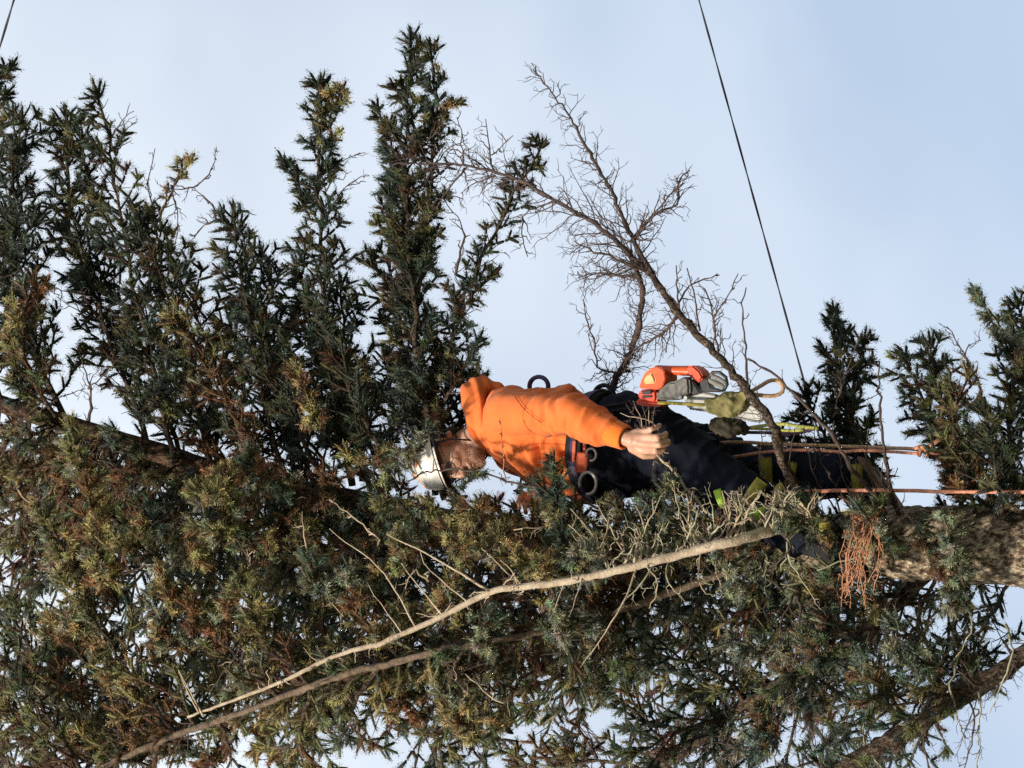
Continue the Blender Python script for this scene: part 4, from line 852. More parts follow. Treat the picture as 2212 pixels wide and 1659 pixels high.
# ---- glasses
gl = empty('x', (0, 0, 0)); bpy.data.objects.remove(gl)
gb = MB(); gb.tube([H(.108, -.008, .010), H(.112, 0, .013), H(.108, .008, .010)], .0016, 6); 
glasses = gb.build('glasses', 'plastic', person)
for sg in (-1, 1):
    rim = MB(); rim.tube([H(.104 - .014 * (math.cos(a) * sg > 0) * 0 - .30 * max(0, (abs(.034 + .026 * math.cos(a) * sg * sg) - .03)), sg * (.034 + .026 * math.cos(a)), -.001 + .019 * math.sin(a)) for a in [i * 2 * math.pi / 18 for i in range(18)]], .0017, 6, closed=True); rim.build('rim', 'plastic', glasses)
    ln = MB(); ln.add([H(.104 - .30 * max(0, (.034 + .024 * math.cos(a)) - .03), sg * (.034 + .024 * math.cos(a)), -.001 + .0175 * math.sin(a)) for a in [i * 2 * math.pi / 18 for i in range(18)]], [tuple(range(18))]); ln.build('lens', 'lens', glasses)
    tm = MB(); tm.tube([H(.095, .060 * sg, .004), H(.06, .076 * sg, .006), H(.01, .084 * sg, .008), H(-.025, .086 * sg, -.005)], .0018, 6); tm.build('temple', 'plastic', glasses)

# ---- helmet
def shell(rf, rl, ru, cu, cut, thick, name, mat, parent, zones=None):
    vs = []; fs = []; K_ = 40; N_ = 14
    for lay in (0, thick):
        for i in range(N_ + 1):
            th = (math.pi / 2 + cut) * i / N_
            for j in range(K_):
                ph = 2 * math.pi * j / K_; st_ = math.sin(th) ** .78 if th < math.pi / 2 else 1.0
                zz = math.cos(th) * (ru - lay) if th < math.pi / 2 else -(th - math.pi / 2) * ru
                ridge = 1 + .018 * math.cos(ph * 6) * math.sin(th) ** 2
                vs.append(H((rf - lay) * st_ * math.cos(ph) * ridge - .010, (rl - lay) * st_ * math.sin(ph) * ridge, cu + zz + (.010 * math.cos(ph) if i == N_ else 0)))
    o_ = (N_ + 1) * K_
    for i in range(N_):
        for j in range(K_):
            a, b2, c, d = i * K_ + j, i * K_ + (j + 1) % K_, (i + 1) * K_ + (j + 1) % K_, (i + 1) * K_ + j
            fs.append((a, d, c, b2)); fs.append((a + o_, b2 + o_, c + o_, d + o_))
    for j in range(K_):
        a, b2 = N_ * K_ + j, N_ * K_ + (j + 1) % K_; fs.append((a, a + o_, b2 + o_, b2))
    mb = MB(); mb.add(vs, fs); return mb.build(name, mat, parent)
helmet = shell(.118, .099, .084, .044, .13, .006, 'helmet', 'helmet', person)
br = MB(); vs = []; fs = []
for i in range(13):
    a = -1.15 + 2.3 * i / 12
    for r_, z_ in ((.112, .032), (.128 + .003 * math.cos(a * 3), .027), (.128, .023), (.112, .027)):
        vs.append(H(r_ * math.cos(a) - .008, r_ * .86 * math.sin(a), z_ + .008 * math.cos(a)))
for i in range(12):
    for j in range(4): fs.append((i * 4 + j, i * 4 + (j + 1) % 4, i * 4 + 4 + (j + 1) % 4, i * 4 + 4 + j))
br.add(vs, fs); br.build('brim', 'helmet', helmet)
for k_, (f0, l0) in enumerate(((.052, .0), (.035, .058), (.035, -.058), (-.05, .055), (-.05, -.055))):
    vb = MB(); rr_ = math.sqrt((f0 / .12) ** 2 + (l0 / .101) ** 2); uz = .086 * math.sqrt(max(.05, 1 - rr_ ** (2 / .78))) + .0395; nrm = Vector((f0 / .12 ** 2, l0 / .101 ** 2, (uz - .040) / .086 ** 2 * .8)).normalized()
    nw = (hf * nrm.x + hl * nrm.y + hu * nrm.z).normalized(); t1 = nw.cross(hl).normalized(); t2 = nw.cross(t1)
    vb.box(H(f0 - .01, l0, uz), (t1, t2, nw), .030, .014, .003); vb.build('vent_panel', 'helmet_orange' if k_ < 3 else 'plastic', helmet, bevel=.002)
hb = MB(); hb.tube([H(.104 * math.cos(a) - .01, .085 * math.sin(a), .026 - .012 * (math.cos(a) < 0)) for a in [i * 2 * math.pi / 30 for i in range(30)]], .010, 8, closed=True); hb.build('headband', 'plastic', helmet)
cs = MB()
for sg in (-1, 1):
    cs.tube([H(.025, .098 * sg, .012), H(.022, .084 * sg, -.04), H(.030, .060 * sg, -.095), H(.04, .02 * sg, -.128), H(.042, 0, -.131)], .0042, 6, flat=(hl, .45))
    cs.tube([H(-.05, .088 * sg, .008), H(-.012, .088 * sg, -.045), H(.018, .080 * sg, -.055)], .0040, 6, flat=(hl, .45))
cs.build('chin_strap', 'black', helmet)

# ---- hoodie: torso and sleeves grown together, folds pressed in
def ring_loft(mb, rings, k=28):
    """rings: (centre, half depth along F, half width along LF, tilt vector for the up axis)."""
    vs = []; fs = []
    for c, a_, b_ in rings:
        for j in range(k):
            t = 2 * math.pi * j / k; cx, sx = math.cos(t), math.sin(t)
            vs.append(c + F * (a_ * math.copysign(abs(cx) ** .85, cx)) + LF * (b_ * math.copysign(abs(sx) ** .85, sx)))
    for i in range(len(rings) - 1):
        for j in range(k): fs.append((i * k + j, i * k + (j + 1) % k, (i + 1) * k + (j + 1) % k, (i + 1) * k + j))
    fs.append(tuple(range(k - 1, -1, -1))); fs.append(tuple((len(rings) - 1) * k + j for j in range(k))); mb.add(vs, fs)
hoo = MB()
ring_loft(hoo, [(at(1290, 972, 0), .150, .200), (at(1272, 970, 0), .158, .212), (at(1225, 957, 0), .150, .212), (at(1170, 944, 0), .138, .208), (at(1125, 934, 0), .130, .205), (at(1092, 928, 0), .115, .180), (at(1070, 926, 0), .090, .12), (at(1058, 927, 0), .075, .085)])
cuffL = elL.lerp(wrL, .93); cuffR = elR.lerp(wrR, .9)
def mid(a, b_, t, off=Vector((0, 0, 0))): return a.lerp(b_, t) + off
hoo.capsule([shL + Vector((-.01, .02, .01)), mid(shL, elL, .35), mid(shL, elL, .7), elL + Vector((.012, -.008, 0)), mid(elL, wrL, .3), mid(elL, wrL, .55), mid(elL, wrL, .66)], [.080, .070, .062, .065, .060, .054, .046], 20)
hoo.capsule([shR, mid(shR, elR, .5), elR, mid(elR, cuffR, .5), cuffR], [.080, .072, .064, .056, .048], 18)
def ridged(co, axis, fa, fc, seed, p=3.0):
    """Sharp crease pattern: ridged noise, squeezed along axis so that creases run across it."""
    ax = np.array(axis.normalized()); al = co @ ax; q = co * fc + ax[None] * (al * (fa - fc))[:, None] + seed
    n1 = np.array([noise.noise(Vector(c)) for c in q]); return (1 - np.abs(n1) * 1.6).clip(0, 1) ** p
armL = [np.array(shL), np.array(elL), np.array(wrL)]
def fold(co, no):
    out = co.copy()
    P0, P1, P2 = armL; tot = np.linalg.norm(P1 - P0) + np.linalg.norm(P2 - P1)
    def seg(c, a, b):
        d = b - a; L_ = np.linalg.norm(d); t = np.clip(((c - a) @ d) / L_ ** 2, 0, 1); q = a + t[:, None] * d; return t * L_, np.linalg.norm(c - q, axis=1), q
    s1, d1, q1 = seg(co, P0, P1); s2, d2, q2 = seg(co, P1, P2); s = np.where(d1 < d2, s1, s2 + np.linalg.norm(P1 - P0)); d = np.minimum(d1, d2); q = np.where((d1 < d2)[:, None], q1, q2)
    ang = np.arctan2(((co - q) @ np.array((0, -1., 0))), ((co - q) @ np.array((1., 0, 0))))
    arm = np.clip((.105 - d) / .02, 0, 1)
    nz = np.array([noise.noise(Vector(c) * 7.0) for c in co]); nz2 = np.array([noise.noise(Vector(c) * 16.0 + Vector((9, 2, 1))) for c in co])
    env = np.clip((s - .12) / .12, 0, 1); front = .5 + .5 * np.cos(ang + 2.4)
    w1 = np.sin(s * 2 * math.pi / .036 + 2.4 * np.sin(ang * 1.0 + .5) + 4.5 * nz) * .0075 * env * (.15 + .85 * front ** 1.5) * np.clip(.6 + 1.5 * nz2, .1, 1.3)
    w2 = np.sin(s * 2 * math.pi / .11 + 2.6 * np.sin(ang + 1.2) + 5.0 * nz) * .0042 * np.clip((s - .10) / .15, .15, 1)
    cr = ridged(co, elL - shL, 17, 6, 3.3) * .0085 * np.clip((s - .09) / .1, .12, 1) + ridged(co, wrL - elL, 30, 9, 8.1) * .0055 * np.clip((s - .2) / .08, 0, 1)
    dz = (w1 * .6 + w2 + cr) * arm
    zr = co[:, 2] - hem.z; along = (co - np.array(chest)) @ np.array(F); side = (co - np.array(chest)) @ np.array(LF)
    tors = (1 - arm)
    # drag lines from the armpit towards the belly, and slack folds above the hem
    t1 = np.sin((zr * .8 + along * 1.0) * 2 * math.pi / .075 + 3.0 * nz) * .0085 * np.clip((.26 - zr) / .14, 0, 1)
    t2 = np.sin((zr * 1.0 - along * .55) * 2 * math.pi / .11 + 4.5 * nz) * .0048
    blouse = .018 * np.exp(-((zr - .05) / .035) ** 2) - .012 * np.exp(-((zr - .0) / .018) ** 2)
    ct = ridged(co, (ZA * .8 - F * .6), 13, 5, 1.7) * .011 * np.clip((.34 - zr) / .2, .25, 1) + ridged(co, (ZA + F * .5), 22, 8, 5.2) * .006 * np.clip((.2 - zr) / .12, 0, 1)
    dz = dz + tors * (ct + t1 * .6 + t2 + blouse * (np.abs(zr) < .2)) + nz2 * .0030
    for pa, pb, wd, dp in [((1178, 916, -.24), (1240, 950, -.27), .013, .040), ((1161, 945, -.20), (1164, 1035, -.17), .014, .036), ((1182, 958, -.20), (1196, 1035, -.17), .010, .020),
                           ((1120, 962, -.17), (1158, 950, -.2), .008, .010), ((1205, 965, -.2), (1250, 1010, -.2), .010, .014), ((1225, 955, -.2), (1258, 975, -.22), .009, .012)]:
        a_, b_ = np.array(at(*pa)), np.array(at(*pb)); d_ = b_ - a_; rel = co - a_; tt = np.clip((rel @ d_) / (d_ @ d_), 0, 1); q_ = a_ + tt[:, None] * d_
        off = co - q_; off[:, 1] *= .25; ds = np.linalg.norm(off, axis=1); near = (co[:, 1] < -.02)
        dz = dz - dp * np.exp(-(ds / wd) ** 2) * near * np.sin(np.pi * np.clip(tt * .86 + .07, 0, 1)) + dp * .35 * np.exp(-((ds - wd * 2.1) / wd) ** 2) * near * np.sin(np.pi * np.clip(tt, 0.02, .98))
    return co + no * dz[:, None]
hoodie = hoo.remesh('hoodie', .0062, 'hoodie', person, 6, .5, post=fold)
# ribbed cuffs and hem band
for c0, c1, e0 in ((mid(elL, wrL, .70), mid(elL, wrL, 1.0), 'L'), (mid(elR, cuffR, .85), mid(elR, wrR, 1.0), 'R')):
    cf = MB(); d = (c1 - c0).normalized(); n_ = 40
    vs = []; fs = []; e1 = d.orthogonal().normalized(); e2 = d.cross(e1)
    for i, (t, r_) in enumerate(((0, .045), (.15, .0455), (.5, .043), (.9, .041), (1.0, .039), (1.0, .034), (.6, .034))):
        for j in range(n_): 
            a = 2 * math.pi * j / n_; rr = r_ + (.0011 if j % 2 else -.0006); vs.append(c0.lerp(c1, t) + (e1 * math.cos(a) + e2 * math.sin(a)) * rr)
    for i in range(6):
        for j in range(n_): fs.append((i * n_ + j, i * n_ + (j + 1) % n_, (i + 1) * n_ + (j + 1) % n_, (i + 1) * n_ + j))
    cf.add(vs, fs); cf.build('cuff', 'cuff', hoodie)
# hood bunched behind the neck, open at the throat
hd_ = MB(); nk = at(1043, 928, 0.0)
def hood_pt(a, r, up, back_=0.0):
    return nk + F * (r * math.cos(a) * 1.05 - .02 - back_) + LF * (r * math.sin(a)) + ZA * up
base = []
pts = []
for i in range(25):
    a = -2.62 + 5.24 * i / 24 + math.pi; fr = abs(i - 12) / 12
    pts.append(hood_pt(a, .108 + .010 * math.cos(a * 3), .030 - .105 * fr ** 2.2, .006 * (1 - fr)))
hd_.capsule(pts, [.022 + .022 * (1 - (abs(i - 12) / 12) ** 1.5) for i in range(25)], 14)
hd_.capsule([p + ZA * (-.028) + (p - nk).normalized() * .012 for p in pts[2:-2]], [.024 + .016 * (1 - (abs(i - 10) / 10) ** 2) for i in range(21)], 14)
sack = [nk - F * .105 + ZA * .025, nk - F * .128 - ZA * .02 + LF * .02, nk - F * .118 - ZA * .075 + LF * .015]
hd_.capsule(sack, [.055, .062, .030], 16, flat=(F, .62))
hd_.capsule([q + LF * .06 for q in sack], [.045, .050, .026], 16, flat=(F, .6)); hd_.capsule([q - LF * .07 for q in sack], [.045, .050, .026], 16, flat=(F, .6))
def hoodfold(co, no):
    nz = np.array([noise.noise(Vector(c) * 11.0) for c in co]); z = co[:, 2] - nk.z; l_ = (co - np.array(nk)) @ np.array(LF); f_ = (co - np.array(nk)) @ np.array(F)
    return co + no * (np.sin((z * 1.2 + l_ * .5 + f_ * .4) * 2 * math.pi / .055 + 3 * nz) * .0038)[:, None]
hd_.remesh('hood', .0065, 'hoodie', hoodie, 6, .5, post=hoodfold)
li = MB(); li.tube([nk + F * (.078 * math.cos(a) * 1.05 - .012) + LF * (.078 * math.sin(a)) + ZA * (.012 - .04 * max(0, math.cos(a)) ** 2) for a in [i * 2 * math.pi / 30 for i in range(30)]], .017, 8, closed=True); li.build('hood_lining', 'hoodlining', hoodie)
for sg in (-1, 1):
    dc = MB(); p0 = nk + F * .095 + LF * (.03 * sg) - ZA * .06; dc.tube([p0, p0 + F * .018 - ZA * .07, p0 + F * .030 - ZA * .14 + LF * (.01 * sg)], .0028, 6); dc.build('drawstring', 'cuff', hoodie)

from mathutils.bvhtree import BVHTree
bvh = BVHTree.FromPolygons([v.co.copy() for v in hoodie.data.vertices], [tuple(p.vertices) for p in hoodie.data.polygons])
def on_cloth(u, v):
    d = (at(u, v, 0) - CAM).normalized(); hit = bvh.ray_cast(CAM, d); return hit[0] - d * .0002 if hit[0] is not None else None
def seam(px, r_=.0016):
    P = []
    for i in range(len(px) - 1):
        for t in range(9):
            q = on_cloth(px[i][0] + (px[i + 1][0] - px[i][0]) * t / 9, px[i][1] + (px[i + 1][1] - px[i][1]) * t / 9)
            if q is not None and (not P or (q - P[-1]).length < .05): P.append(q)
    if len(P) > 3: s_ = MB(); s_.tube(P, r_, 6); s_.build('seam', 'hoodlining', hoodie)
seam([(1112, 858), (1128, 880), (1150, 900), (1172, 915)]); seam([(1118, 856), (1134, 878), (1156, 898), (1176, 911)], .0009)
seam([(1085, 985), (1120, 968), (1160, 958), (1210, 960), (1250, 968)], .0011); seam([(1200, 1000), (1225, 990), (1252, 985)], .0012)

# ---- trousers
tr_ = MB()
ring_loft(tr_, [(at(1268, 968, 0), .135, .185), (at(1320, 966, 0), .148, .196), (at(1370, 962, 0), .152, .200), (at(1410, 962, 0), .140, .190), (at(1440, 968, 0), .10, .15)])
tr_.capsule([hipL, mid(hipL, knL, .45, Vector((.01, 0, 0))), knL, mid(knL, anL, .45), mid(knL, anL, .92)], [.112, .104, .088, .082, .070], 20)
tr_.capsule([hipR, mid(hipR, knR, .45, Vector((.01, 0, 0))), knR, mid(knR, anR, .45), mid(knR, anR, .93)], [.112, .104, .086, .080, .070], 20)
def tfold(co, no):
    nz = np.array([noise.noise(Vector(c) * 6.0) for c in co]); nz2 = np.array([noise.noise(Vector(c) * 14.0) for c in co])
    return co + no * (ridged(co, ZA + Vector((.5, 0, 0)), 16, 6, 2.2) * .013 + ridged(co, ZA - Vector((.7, .2, 0)), 24, 9, 6.1) * .007 + nz2 * .003)[:, None]
trousers = tr_.remesh('trousers', .0085, 'trousers', person, 6, .5, post=tfold)
# ---- boots with climbing irons strapped on
def boot(an, to, kn_, nm):
    sd_ = (to - an).normalized(); d = (kn_ - an).normalized(); q = MB()
    q.capsule([an + d * .10, an + d * .03, an - d * .03], [.060, .058, .056], 16); q.capsule([an - d * .045, an - d * .05 + sd_ * .10, an - d * .052 + sd_ * .17], [.050, .048, .036], 16)
    ob = q.remesh('boot', .006, 'black', person, 5)
    so = MB(); c = an - d * .095 + sd_ * .055; l_ = sd_.cross(d).normalized()
    so.box(c, (sd_, l_, d), .14, .045, .014); so.build('sole', 'leather', ob, bevel=.006)
    return ob
bl = boot(anL, toL, knL, 'l'); br_ = boot(anR, toR, knR, 'r')
def strap(path_pts, w, t, name, mat, parent, nrm):
    """Flat band along path_pts; its broad side faces nrm."""
    P = spline(path_pts, 14); vs = []; fs = []
    for i, p in enumerate(P):
        T = (P[min(i + 1, 13)] - P[max(i - 1, 0)]).normalized(); s_ = T.cross(nrm).normalized(); n2 = s_.cross(T).normalized()
        for (a, b_) in ((-1, -1), (1, -1), (1, 1), (-1, 1)): vs.append(p + s_ * (a * w / 2) + n2 * (b_ * t / 2))
    for i in range(13):
        for j in range(4): fs.append((i * 4 + j, i * 4 + (j + 1) % 4, i * 4 + 4 + (j + 1) % 4, i * 4 + 4 + j))
    fs.append((0, 1, 2, 3)); fs.append(tuple(13 * 4 + j for j in (3, 2, 1, 0)))
    mb = MB(); mb.add(vs, fs); return mb.build(name, mat, parent)
CAMN = Vector((0, -1, -.25)).normalized()
pads = [([(1654, 990, .05), (1655, 1018, .035), (1656, 1045, .05)], .040, br_), ([(1646, 1040, -.268), (1629, 1063, -.285), (1613, 1090, -.275)], .042, bl),
        ([(1690, 1050, -.262), (1681, 1058, -.272), (1678, 1080, -.268), (1664, 1112, -.255)], .026, bl), ([(1712, 1000, .05), (1708, 1025, .038), (1706, 1048, .05)], .032, br_),
        ([(1850, 1004, .05), (1851, 1030, .038), (1853, 1056, .05)], .036, br_), ([(1782, 1132, -.30), (1782, 1148, -.31), (1785, 1165, -.30)], .036, bl)]
for pth, w_, pr in pads: strap(ats(pth), w_, .020, 'pad', 'yellowpad', pr, CAMN)
for pth, w_ in [([(1634, 1100, -.30), (1636, 1112, -.31), (1633, 1126, -.30)], .052), ([(1549, 1058, -.268), (1555, 1076, -.275), (1564, 1096, -.27)], .026), ([(1598, 1095, -.285), (1600, 1102, -.29), (1602, 1109, -.285)], .018)]:
    strap(ats(pth), w_, .008, 'hivis_patch', 'hivis', trousers, CAMN)

# ---- harness
ha = MB()
def band(c, a_, b_, h, t, name, mat, parent, tilt=0.0, k=48):
    vs = []; fs = []
    for (dr, dz) in ((0, -h), (t, -h), (t, h), (0, h)):
        for j in range(k):
            an_ = 2 * math.pi * j / k; x, y_ = math.cos(an_), math.sin(an_)
            vs.append(c + F * ((a_ + dr) * math.copysign(abs(x) ** .85, x)) + LF * ((b_ + dr) * math.copysign(abs(y_) ** .85, y_)) + ZA * (dz + tilt * x))
    for i in range(4):
        for j in range(k): fs.append((i * k + j, i * k + (j + 1) % k, ((i + 1) % 4) * k + (j + 1) % k, ((i + 1) % 4) * k + j))
    mb = MB(); mb.add(vs, fs); return mb.build(name, mat, parent)
harness = band(at(1302, 968, 0), .158, .208, .030, .016, 'harness_belt', 'black', person, tilt=.02)
band(at(1302, 968, 0), .175, .226, .010, .004, 'belt_webbing', 'purple', harness, tilt=.02)
for hp, kp, in ((hipL, knL), (hipR, knR)):
    c = mid(hp, kp, .30); d = (kp - hp).normalized(); e1 = d.orthogonal().normalized(); e2 = d.cross(e1)
    lp = MB(); lp.tube([c + (e1 * math.cos(a) + e2 * math.sin(a)) * .112 + d * (.02 * math.cos(a)) for a in [i * 2 * math.pi / 30 for i in range(30)]], .012, 8, closed=True, flat=(d, 1.0)); lp.build('leg_loop', 'black', harness)
pt = MB(); c = at(1257, 1000, -.262); pt.box(c, (Vector((0.10, -.12, .98)).normalized(), Vector((1, .1, -.1)).normalized(), CAMN), .021, .034, .006); pt.build('belt_patch', 'redpatch', harness, bevel=.003)
for k_ in range(3):
    pt = MB(); c = at(1240 + k_ * 11, 975 + k_ * 2, -.245); pt.box(c, (Vector((0.05, 0, 1)).normalized(), Vector((1, 0, -.05)).normalized(), CAMN), .006, .035, .004); pt.build('belt_strap', 'redpatch' if k_ != 1 else 'black', harness, bevel=.002)
for (u, v, y, r_, mt) in ((1164, 832, -.06, .030, 'purple'), (1305, 850, -.05, .030, 'black')):
    c = at(u, v, y); gl_ = MB(); gl_.tube([c + Vector((.032 * math.cos(a) - .004, 0.012 * math.sin(a), .040 * math.sin(a))) for a in [i * 2 * math.pi / 28 for i in range(28)]], .0075, 8, closed=True, flat=(Vector((0, 1, 0)), 1.5)); gl_.build('gear_loop', mt, harness)
sh_ = MB(); sh_.tube(ats([(1075, 850, -.05), (1110, 846, -.06), (1150, 850, -.07), (1200, 854, -.06), (1280, 862, -.05)]), .006, 8); sh_.build('shoulder_strap', 'purple', harness)
bw = MB(); bw.tube(ats([(1290, 872, -.10), (1340, 872, -.12), (1400, 882, -.13)]), .012, 8, flat=(Vector((0, 1, 0)), .5)); bw.build('lanyard_strap', 'purple', harness)
for (u0, v0, u1, v1) in ((1300, 880, 1370, 868), (1320, 890, 1385, 885)):
    q = MB(); q.tube(ats([(u0, v0, -.2), ((u0 + u1) / 2, v0 - 6, -.22), (u1, v1, -.2)]), .006, 8); q.build('strap_end', 'black', harness)

# ---- open hooks hanging at the belt
def carabiner(u, v, w, h, r_, label):
    c = at(u, v, -.29); P = []
    for i in range(22):
        a = math.radians(-55 + 290 * i / 21); P.append(c + Vector((-math.sin(a - 1.57) * h * 0, 0, 0)) + Vector((math.cos(a + math.pi / 2 + 2.45) * h, 0.0, math.sin(a + math.pi / 2 + 2.45) * w)))
    mb = MB(); mb.capsule(P, [r_] * 22, 10); mb.build_name = 1
    o = mb.build('carabiner', 'metal'); tag(o, label, 'carabiner', 'metal hooks on the harness belt'); return o
carabiner(1270, 1044, .030, .036, .0052, 'large silver open hook hanging at the climber\'s belt below the red patch')
carabiner(1277, 982, .018, .020, .0042, 'small silver hook above the red patch on the climber\'s belt')

# ------------------------------------------------------------------ chainsaw hanging nose down behind the hip
saw = empty('chainsaw', at(1440, 875, -.20)); tag(saw, 'orange chainsaw with grey cover hanging nose down behind the climber\'s hip', 'chainsaw')
ZX, ZY = 1371.5, 740.6
def z3(pts, y): return [at(ZX + x * .1488, ZY + v * .1488, y) for x, v in pts]
YN = Vector((0, 1, 0)); YS = -.26
def slab(pts, y, depth, name, mat, parent=saw, bev=.006): q = MB(); q.prism(z3(pts, y), YN, depth); return q.build(name, mat, parent, bevel=bev, seg=3)
slab([(60, 640), (90, 540), (140, 440), (230, 365), (330, 345), (420, 400), (440, 520), (400, 640), (320, 680), (70, 660)], YS + .005, .105, 'housing', 'saw', bev=.014)
slab([(110, 600), (130, 520), (180, 450), (250, 440), (290, 520), (300, 590)], YS - .002, .02, 'filter_cover', 'helmet_orange', bev=.006)
slab([(55, 670), (310, 690), (320, 810), (300, 880), (60, 860), (30, 800)], YS + .008, .095, 'fuel_tank', 'sawred', bev=.010)
slab([(100, 700), (235, 690), (235, 745), (100, 750)], YS + .002, .02, 'vent', 'plastic', bev=.002)
slab([(95, 770), (240, 765), (240, 795), (95, 800)], YS + .002, .02, 'vent', 'plastic', bev=.002)
slab([(0, 815), (340, 850), (420, 870), (380, 930), (120, 920), (-20, 880)], YS + .010, .080, 'base_plate', 'sawred', bev=.008)
hnd = MB(); hnd.capsule(z3([(340, 400), (480, 400), (600, 400), (720, 405), (810, 405), (890, 455), (930, 540)], YS + .05), [.018, .0165, .016, .017, .018, .017, .014], 12, flat=(YN, 1.2)); hnd.build('top_handle', 'saw', saw)
slab([(740, 340), (840, 325), (940, 410), (985, 500), (940, 590), (850, 540), (770, 480)], YS + .012, .08, 'trigger_housing', 'sawred', bev=.006)
slab([(275, 785), (350, 690), (420, 620), (500, 565), (560, 560), (640, 520), (720, 478), (775, 510), (792, 640), (790, 760), (700, 800), (560, 832), (330, 842)], YS - .012, .050, 'clutch_cover', 'sawgrey', bev=.008)
slab([(780, 520), (850, 560), (930, 700), (960, 720), (880, 760), (800, 770)], YS + .004, .06, 'muffler', 'plastic', bev=.005)
slab([(930, 560), (1000, 530), (1060, 520), (1100, 640), (1180, 660), (1280, 690), (1240, 720), (980, 715), (960, 660)], YS + .010, .03, 'hand_guard', 'plastic', bev=.004)
gd = MB(); gd.tube(z3([(1060, 520), (1130, 430), (1230, 430), (1320, 500), (1340, 600), (1290, 690)], YS + .02), .006, 8); gd.build('guard_bow', 'plastic', saw)
mg = MB(); mg.capsule(z3([(1090, 545), (1180, 590), (1270, 630)], YS + .015), [.008, .010, .008], 10, flat=(YN, .6)); mg.build('latch', 'sawgrey', saw)
mg = MB(); mg.capsule(z3([(1130, 480), (1220, 520), (1300, 570)], YS + .015), [.007, .008, .007], 10, flat=(YN, .6)); mg.build('latch', 'sawgrey', saw)
slab([(690, 740), (1000, 735), (1300, 800), (1600, 880), (1760, 950), (1850, 1060), (1840, 1120), (1780, 1130), (1500, 1075), (1200, 1000), (960, 965), (760, 940)], YS + .022, .006, 'guide_bar', 'metal', bev=.0015)
ch = MB(); P = spline(z3([(800, 735), (1000, 728), (1300, 793), (1600, 872), (1765, 943), (1862, 1060), (1848, 1128), (1780, 1138), (1500, 1083), (1200, 1008), (960, 973), (800, 950)], YS + .025), 90)
ch.tube(P, [.0034 + .0016 * (i % 2) for i in range(90)], 6); ch.build('chain', 'sawgrey', saw)
for (x, v) in ((650, 790), (730, 800)):
    nb = MB(); c = z3([(x, v)], YS - .016)[0]; nb.tube([c, c + YN * .01], .007, 6); nb.build('bar_nut', 'metal', saw, smooth=False)
sp_ = MB(); sp_.tube(z3([(330, 872), (500, 872), (700, 885), (1010, 902)], YS - .012), .0055, 8, flat=(YN, .6)); sp_.build('tie_strip', 'yellowpad', saw)

# ---- crumpled olive pouch over the bar, and the rope bundle under it
def crumple(pts, y, depth, amp, name, mat, label, cat):
    q = MB(); P = z3(pts, y); c = sum(P, Vector()) / len(P)
    q.prism(P, YN, depth); q.ball(c + YN * depth * .5, (Vector((1, 0, 0)), YN, ZA), .035, depth * .75, .05, 14, 10)
    def cr(co, no):
        n1 = np.array([noise.noise(Vector(x) * 30) for x in co]); n2 = np.array([abs(noise.noise(Vector(x) * 55)) for x in co]); return co + no * (n1 * amp + n2 * amp * .8)[:, None]
    o = q.remesh(name, .0042, mat, None, 6, .5, post=cr); return tag(o, label, cat)
crumple([(1015, 840), (1080, 800), (1300, 770), (1500, 712), (1640, 702), (1625, 800), (1510, 960), (1390, 1060), (1250, 1080), (1060, 1010)], YS - .03, .045, .011, 'cloth_pouch', 'olive', 'crumpled olive cloth pouch hanging beside the chainsaw bar', 'pouch')
crumple([(1070, 1140), (1200, 1110), (1330, 1120), (1400, 1150), (1560, 1240), (1540, 1290), (1390, 1340), (1150, 1330), (1080, 1230)], -.16, .05, .016, 'rope_bundle', 'darkbundle', 'dark lumpy bundle of rope below the olive pouch', 'bundle')

# ------------------------------------------------------------------ ropes
def rope(px, r_, mat, label, name='rope', strands=True, group=None, extra=None):
    pts = ats(px) + (extra or []); n = max(20, int(length(pts) / .012)); n = min(n, 700); P = spline(pts, n); mb = MB()
    k = 10; e = (P[1] - P[0]).orthogonal().normalized(); vs = []; fs = []
    for i in range(n):
        T = (P[min(i + 1, n - 1)] - P[max(i - 1, 0)]).normalized(); e = (e - T * e.dot(T)).normalized(); g_ = T.cross(e)
        for j in range(k):
            a = 2 * math.pi * j / k; rr = r_ * (1 + .10 * math.sin(3 * a + i * .55)); vs.append(P[i] + (e * math.cos(a) + g_ * math.sin(a)) * rr)
    for i in range(n - 1):
        for j in range(k): fs.append((i * k + j, i * k + (j + 1) % k, (i + 1) * k + (j + 1) % k, (i + 1) * k + j))
    fs.append(tuple(range(k - 1, -1, -1))); fs.append(tuple((n - 1) * k + j for j in range(k)))
    mb.add(vs, fs); o = mb.build(name, mat); return tag(o, label, 'rope', group)
def down(u, v, y, dx=0.0):
    p = at(u, v, y); return [p + Vector((dx * .3, 0, -1.2)), Vector((p.x + dx, p.y, 3.2)), Vector((p.x + dx, p.y, .02))]
rope([(1690, 1064, -.16), (1760, 1061, -.17), (1914, 1059, -.17), (2040, 1062, -.17), (2212, 1063, -.17)], .0062, 'rope_salmon', 'salmon pink rope running straight down beside the trunk past the boots', extra=down(2250, 1063, -.17))
rope([(1330, 935, .18), (1500, 958, .1), (1591, 955, .0), (1667, 959, -.02), (1788, 963, -.04), (1872, 966, -.05), (1970, 970, -.06), (2000, 976, -.06)], .0060, 'rope_tan', 'tan rope running down to the knot in the right-hand branches')
rope([(1400, 1000, .16), (1540, 992, .05), (1591, 986, .0), (1658, 976, -.03), (1743, 972, -.06), (1816, 976, -.075), (1872, 973, -.075), (1985, 980, -.08)], .0050, 'rope_salmon', 'thin salmon rope beside the tan one, ending at the knot')
rope([(1500, 940, .1), (1591, 934, .0), (1661, 935, -.03), (1720, 936, -.05), (1762, 925, -.06)], .0055, 'rope_dark', 'dark purple rope stretched behind the dead limb under the chainsaw')
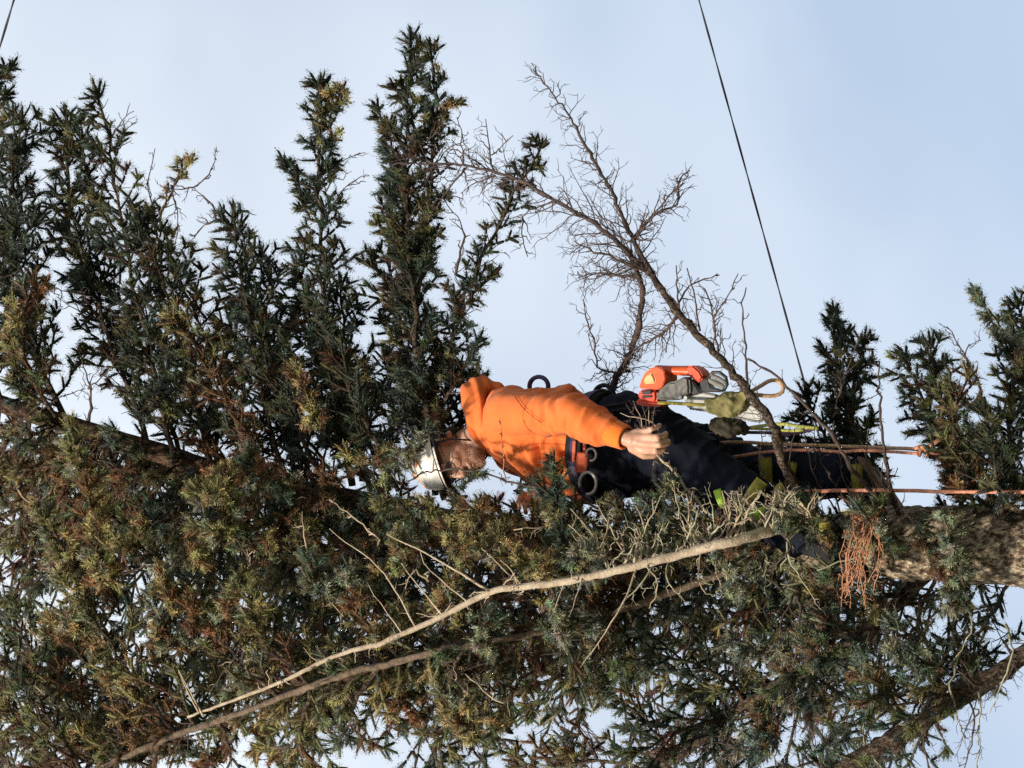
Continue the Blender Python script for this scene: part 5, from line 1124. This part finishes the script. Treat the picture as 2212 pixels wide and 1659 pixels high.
rope([(1585, 930, -.10), (1675, 916, -.12), (1726, 921, -.13), (1768, 925, -.13)], .0055, 'rope_lime', 'lime rope end with a bright tip below the chainsaw')
rope([(1560, 925, -.08), (1640, 926, -.10), (1700, 930, -.11), (1735, 929, -.12)], .0048, 'rope_lime', 'thinner lime rope just beneath the lime rope end')
rope([(1608, 853, -.22), (1640, 836, -.2), (1664, 822, -.18), (1684, 824, -.17), (1692, 842, -.17), (1680, 853, -.18), (1655, 855, -.2), (1625, 851, -.22)], .0066, 'rope_tan', 'tan rope bent into a loop beside the olive pouch')
rope([(1320, 1060, -.20), (1420, 1005, -.30), (1520, 945, -.22), (1560, 935, -.14)], .0050, 'rope_brown', 'brown rope crossing the climber\'s dark thigh') if False else None
# knot where the rope is tied round a branch
kp = []
kc = at(1996, 974, -.08)
for i in range(40):
    t = i / 39 * 2 * math.pi * 2.1; kp.append(kc + Vector((.0125 * math.cos(t) + .002 * math.sin(t * 3), .013 * math.sin(t), .016 - .030 * i / 39 + .006 * math.sin(t * .5))))
kp += [at(2012, 962, -.10), at(2030, 950, -.09), at(2048, 945, -.02), at(2058, 955, .04), at(2045, 972, .0), at(2022, 978, -.07), at(2003, 973, -.10), at(1990, 965, -.09), at(1978, 968, -.075)]
nb = MB(); nb.tube(spline(kp, 220), .0066, 10); tag(nb.build('rope', 'rope_salmon'), 'salmon rope wrapped and knotted round a branch at the right', 'rope')

# ------------------------------------------------------------------ lines strung far behind the tree
def cable(p0, p1, r_, label, sag):
    n = 160; P = [p0.lerp(p1, i / (n - 1)) - ZA * (sag * 4 * (i / (n - 1)) * (1 - i / (n - 1))) for i in range(n)]; mb = MB()
    for ph in (0, math.pi):
        mb.tube([p + Vector((0, math.cos(ph + i * .9), math.sin(ph + i * .9))) * r_ * .75 for i, p in enumerate(P)], r_, 6)
    o = mb.build('overhead_cable', 'cable'); return tag(o, label, 'cable', 'cables behind the tree')
def through(a, b_, y, t0_, t1_):
    A_, B_ = at(*a, y), at(*b_, y); return A_ + (B_ - A_) * t0_, A_ + (B_ - A_) * t1_
q0, q1 = through((1500, 0), (1722, 800), 3.0, -4.0, 3.0); cable(q0, q1, .0026, 'thin dark twisted cable crossing the open sky right of the bare branches', .02)
q0, q1 = through((30, 0), (0, 100), 3.0, -30, 8); cable(q0, q1, .0034, 'thin dark cable cutting across the top left corner of the sky', .0)
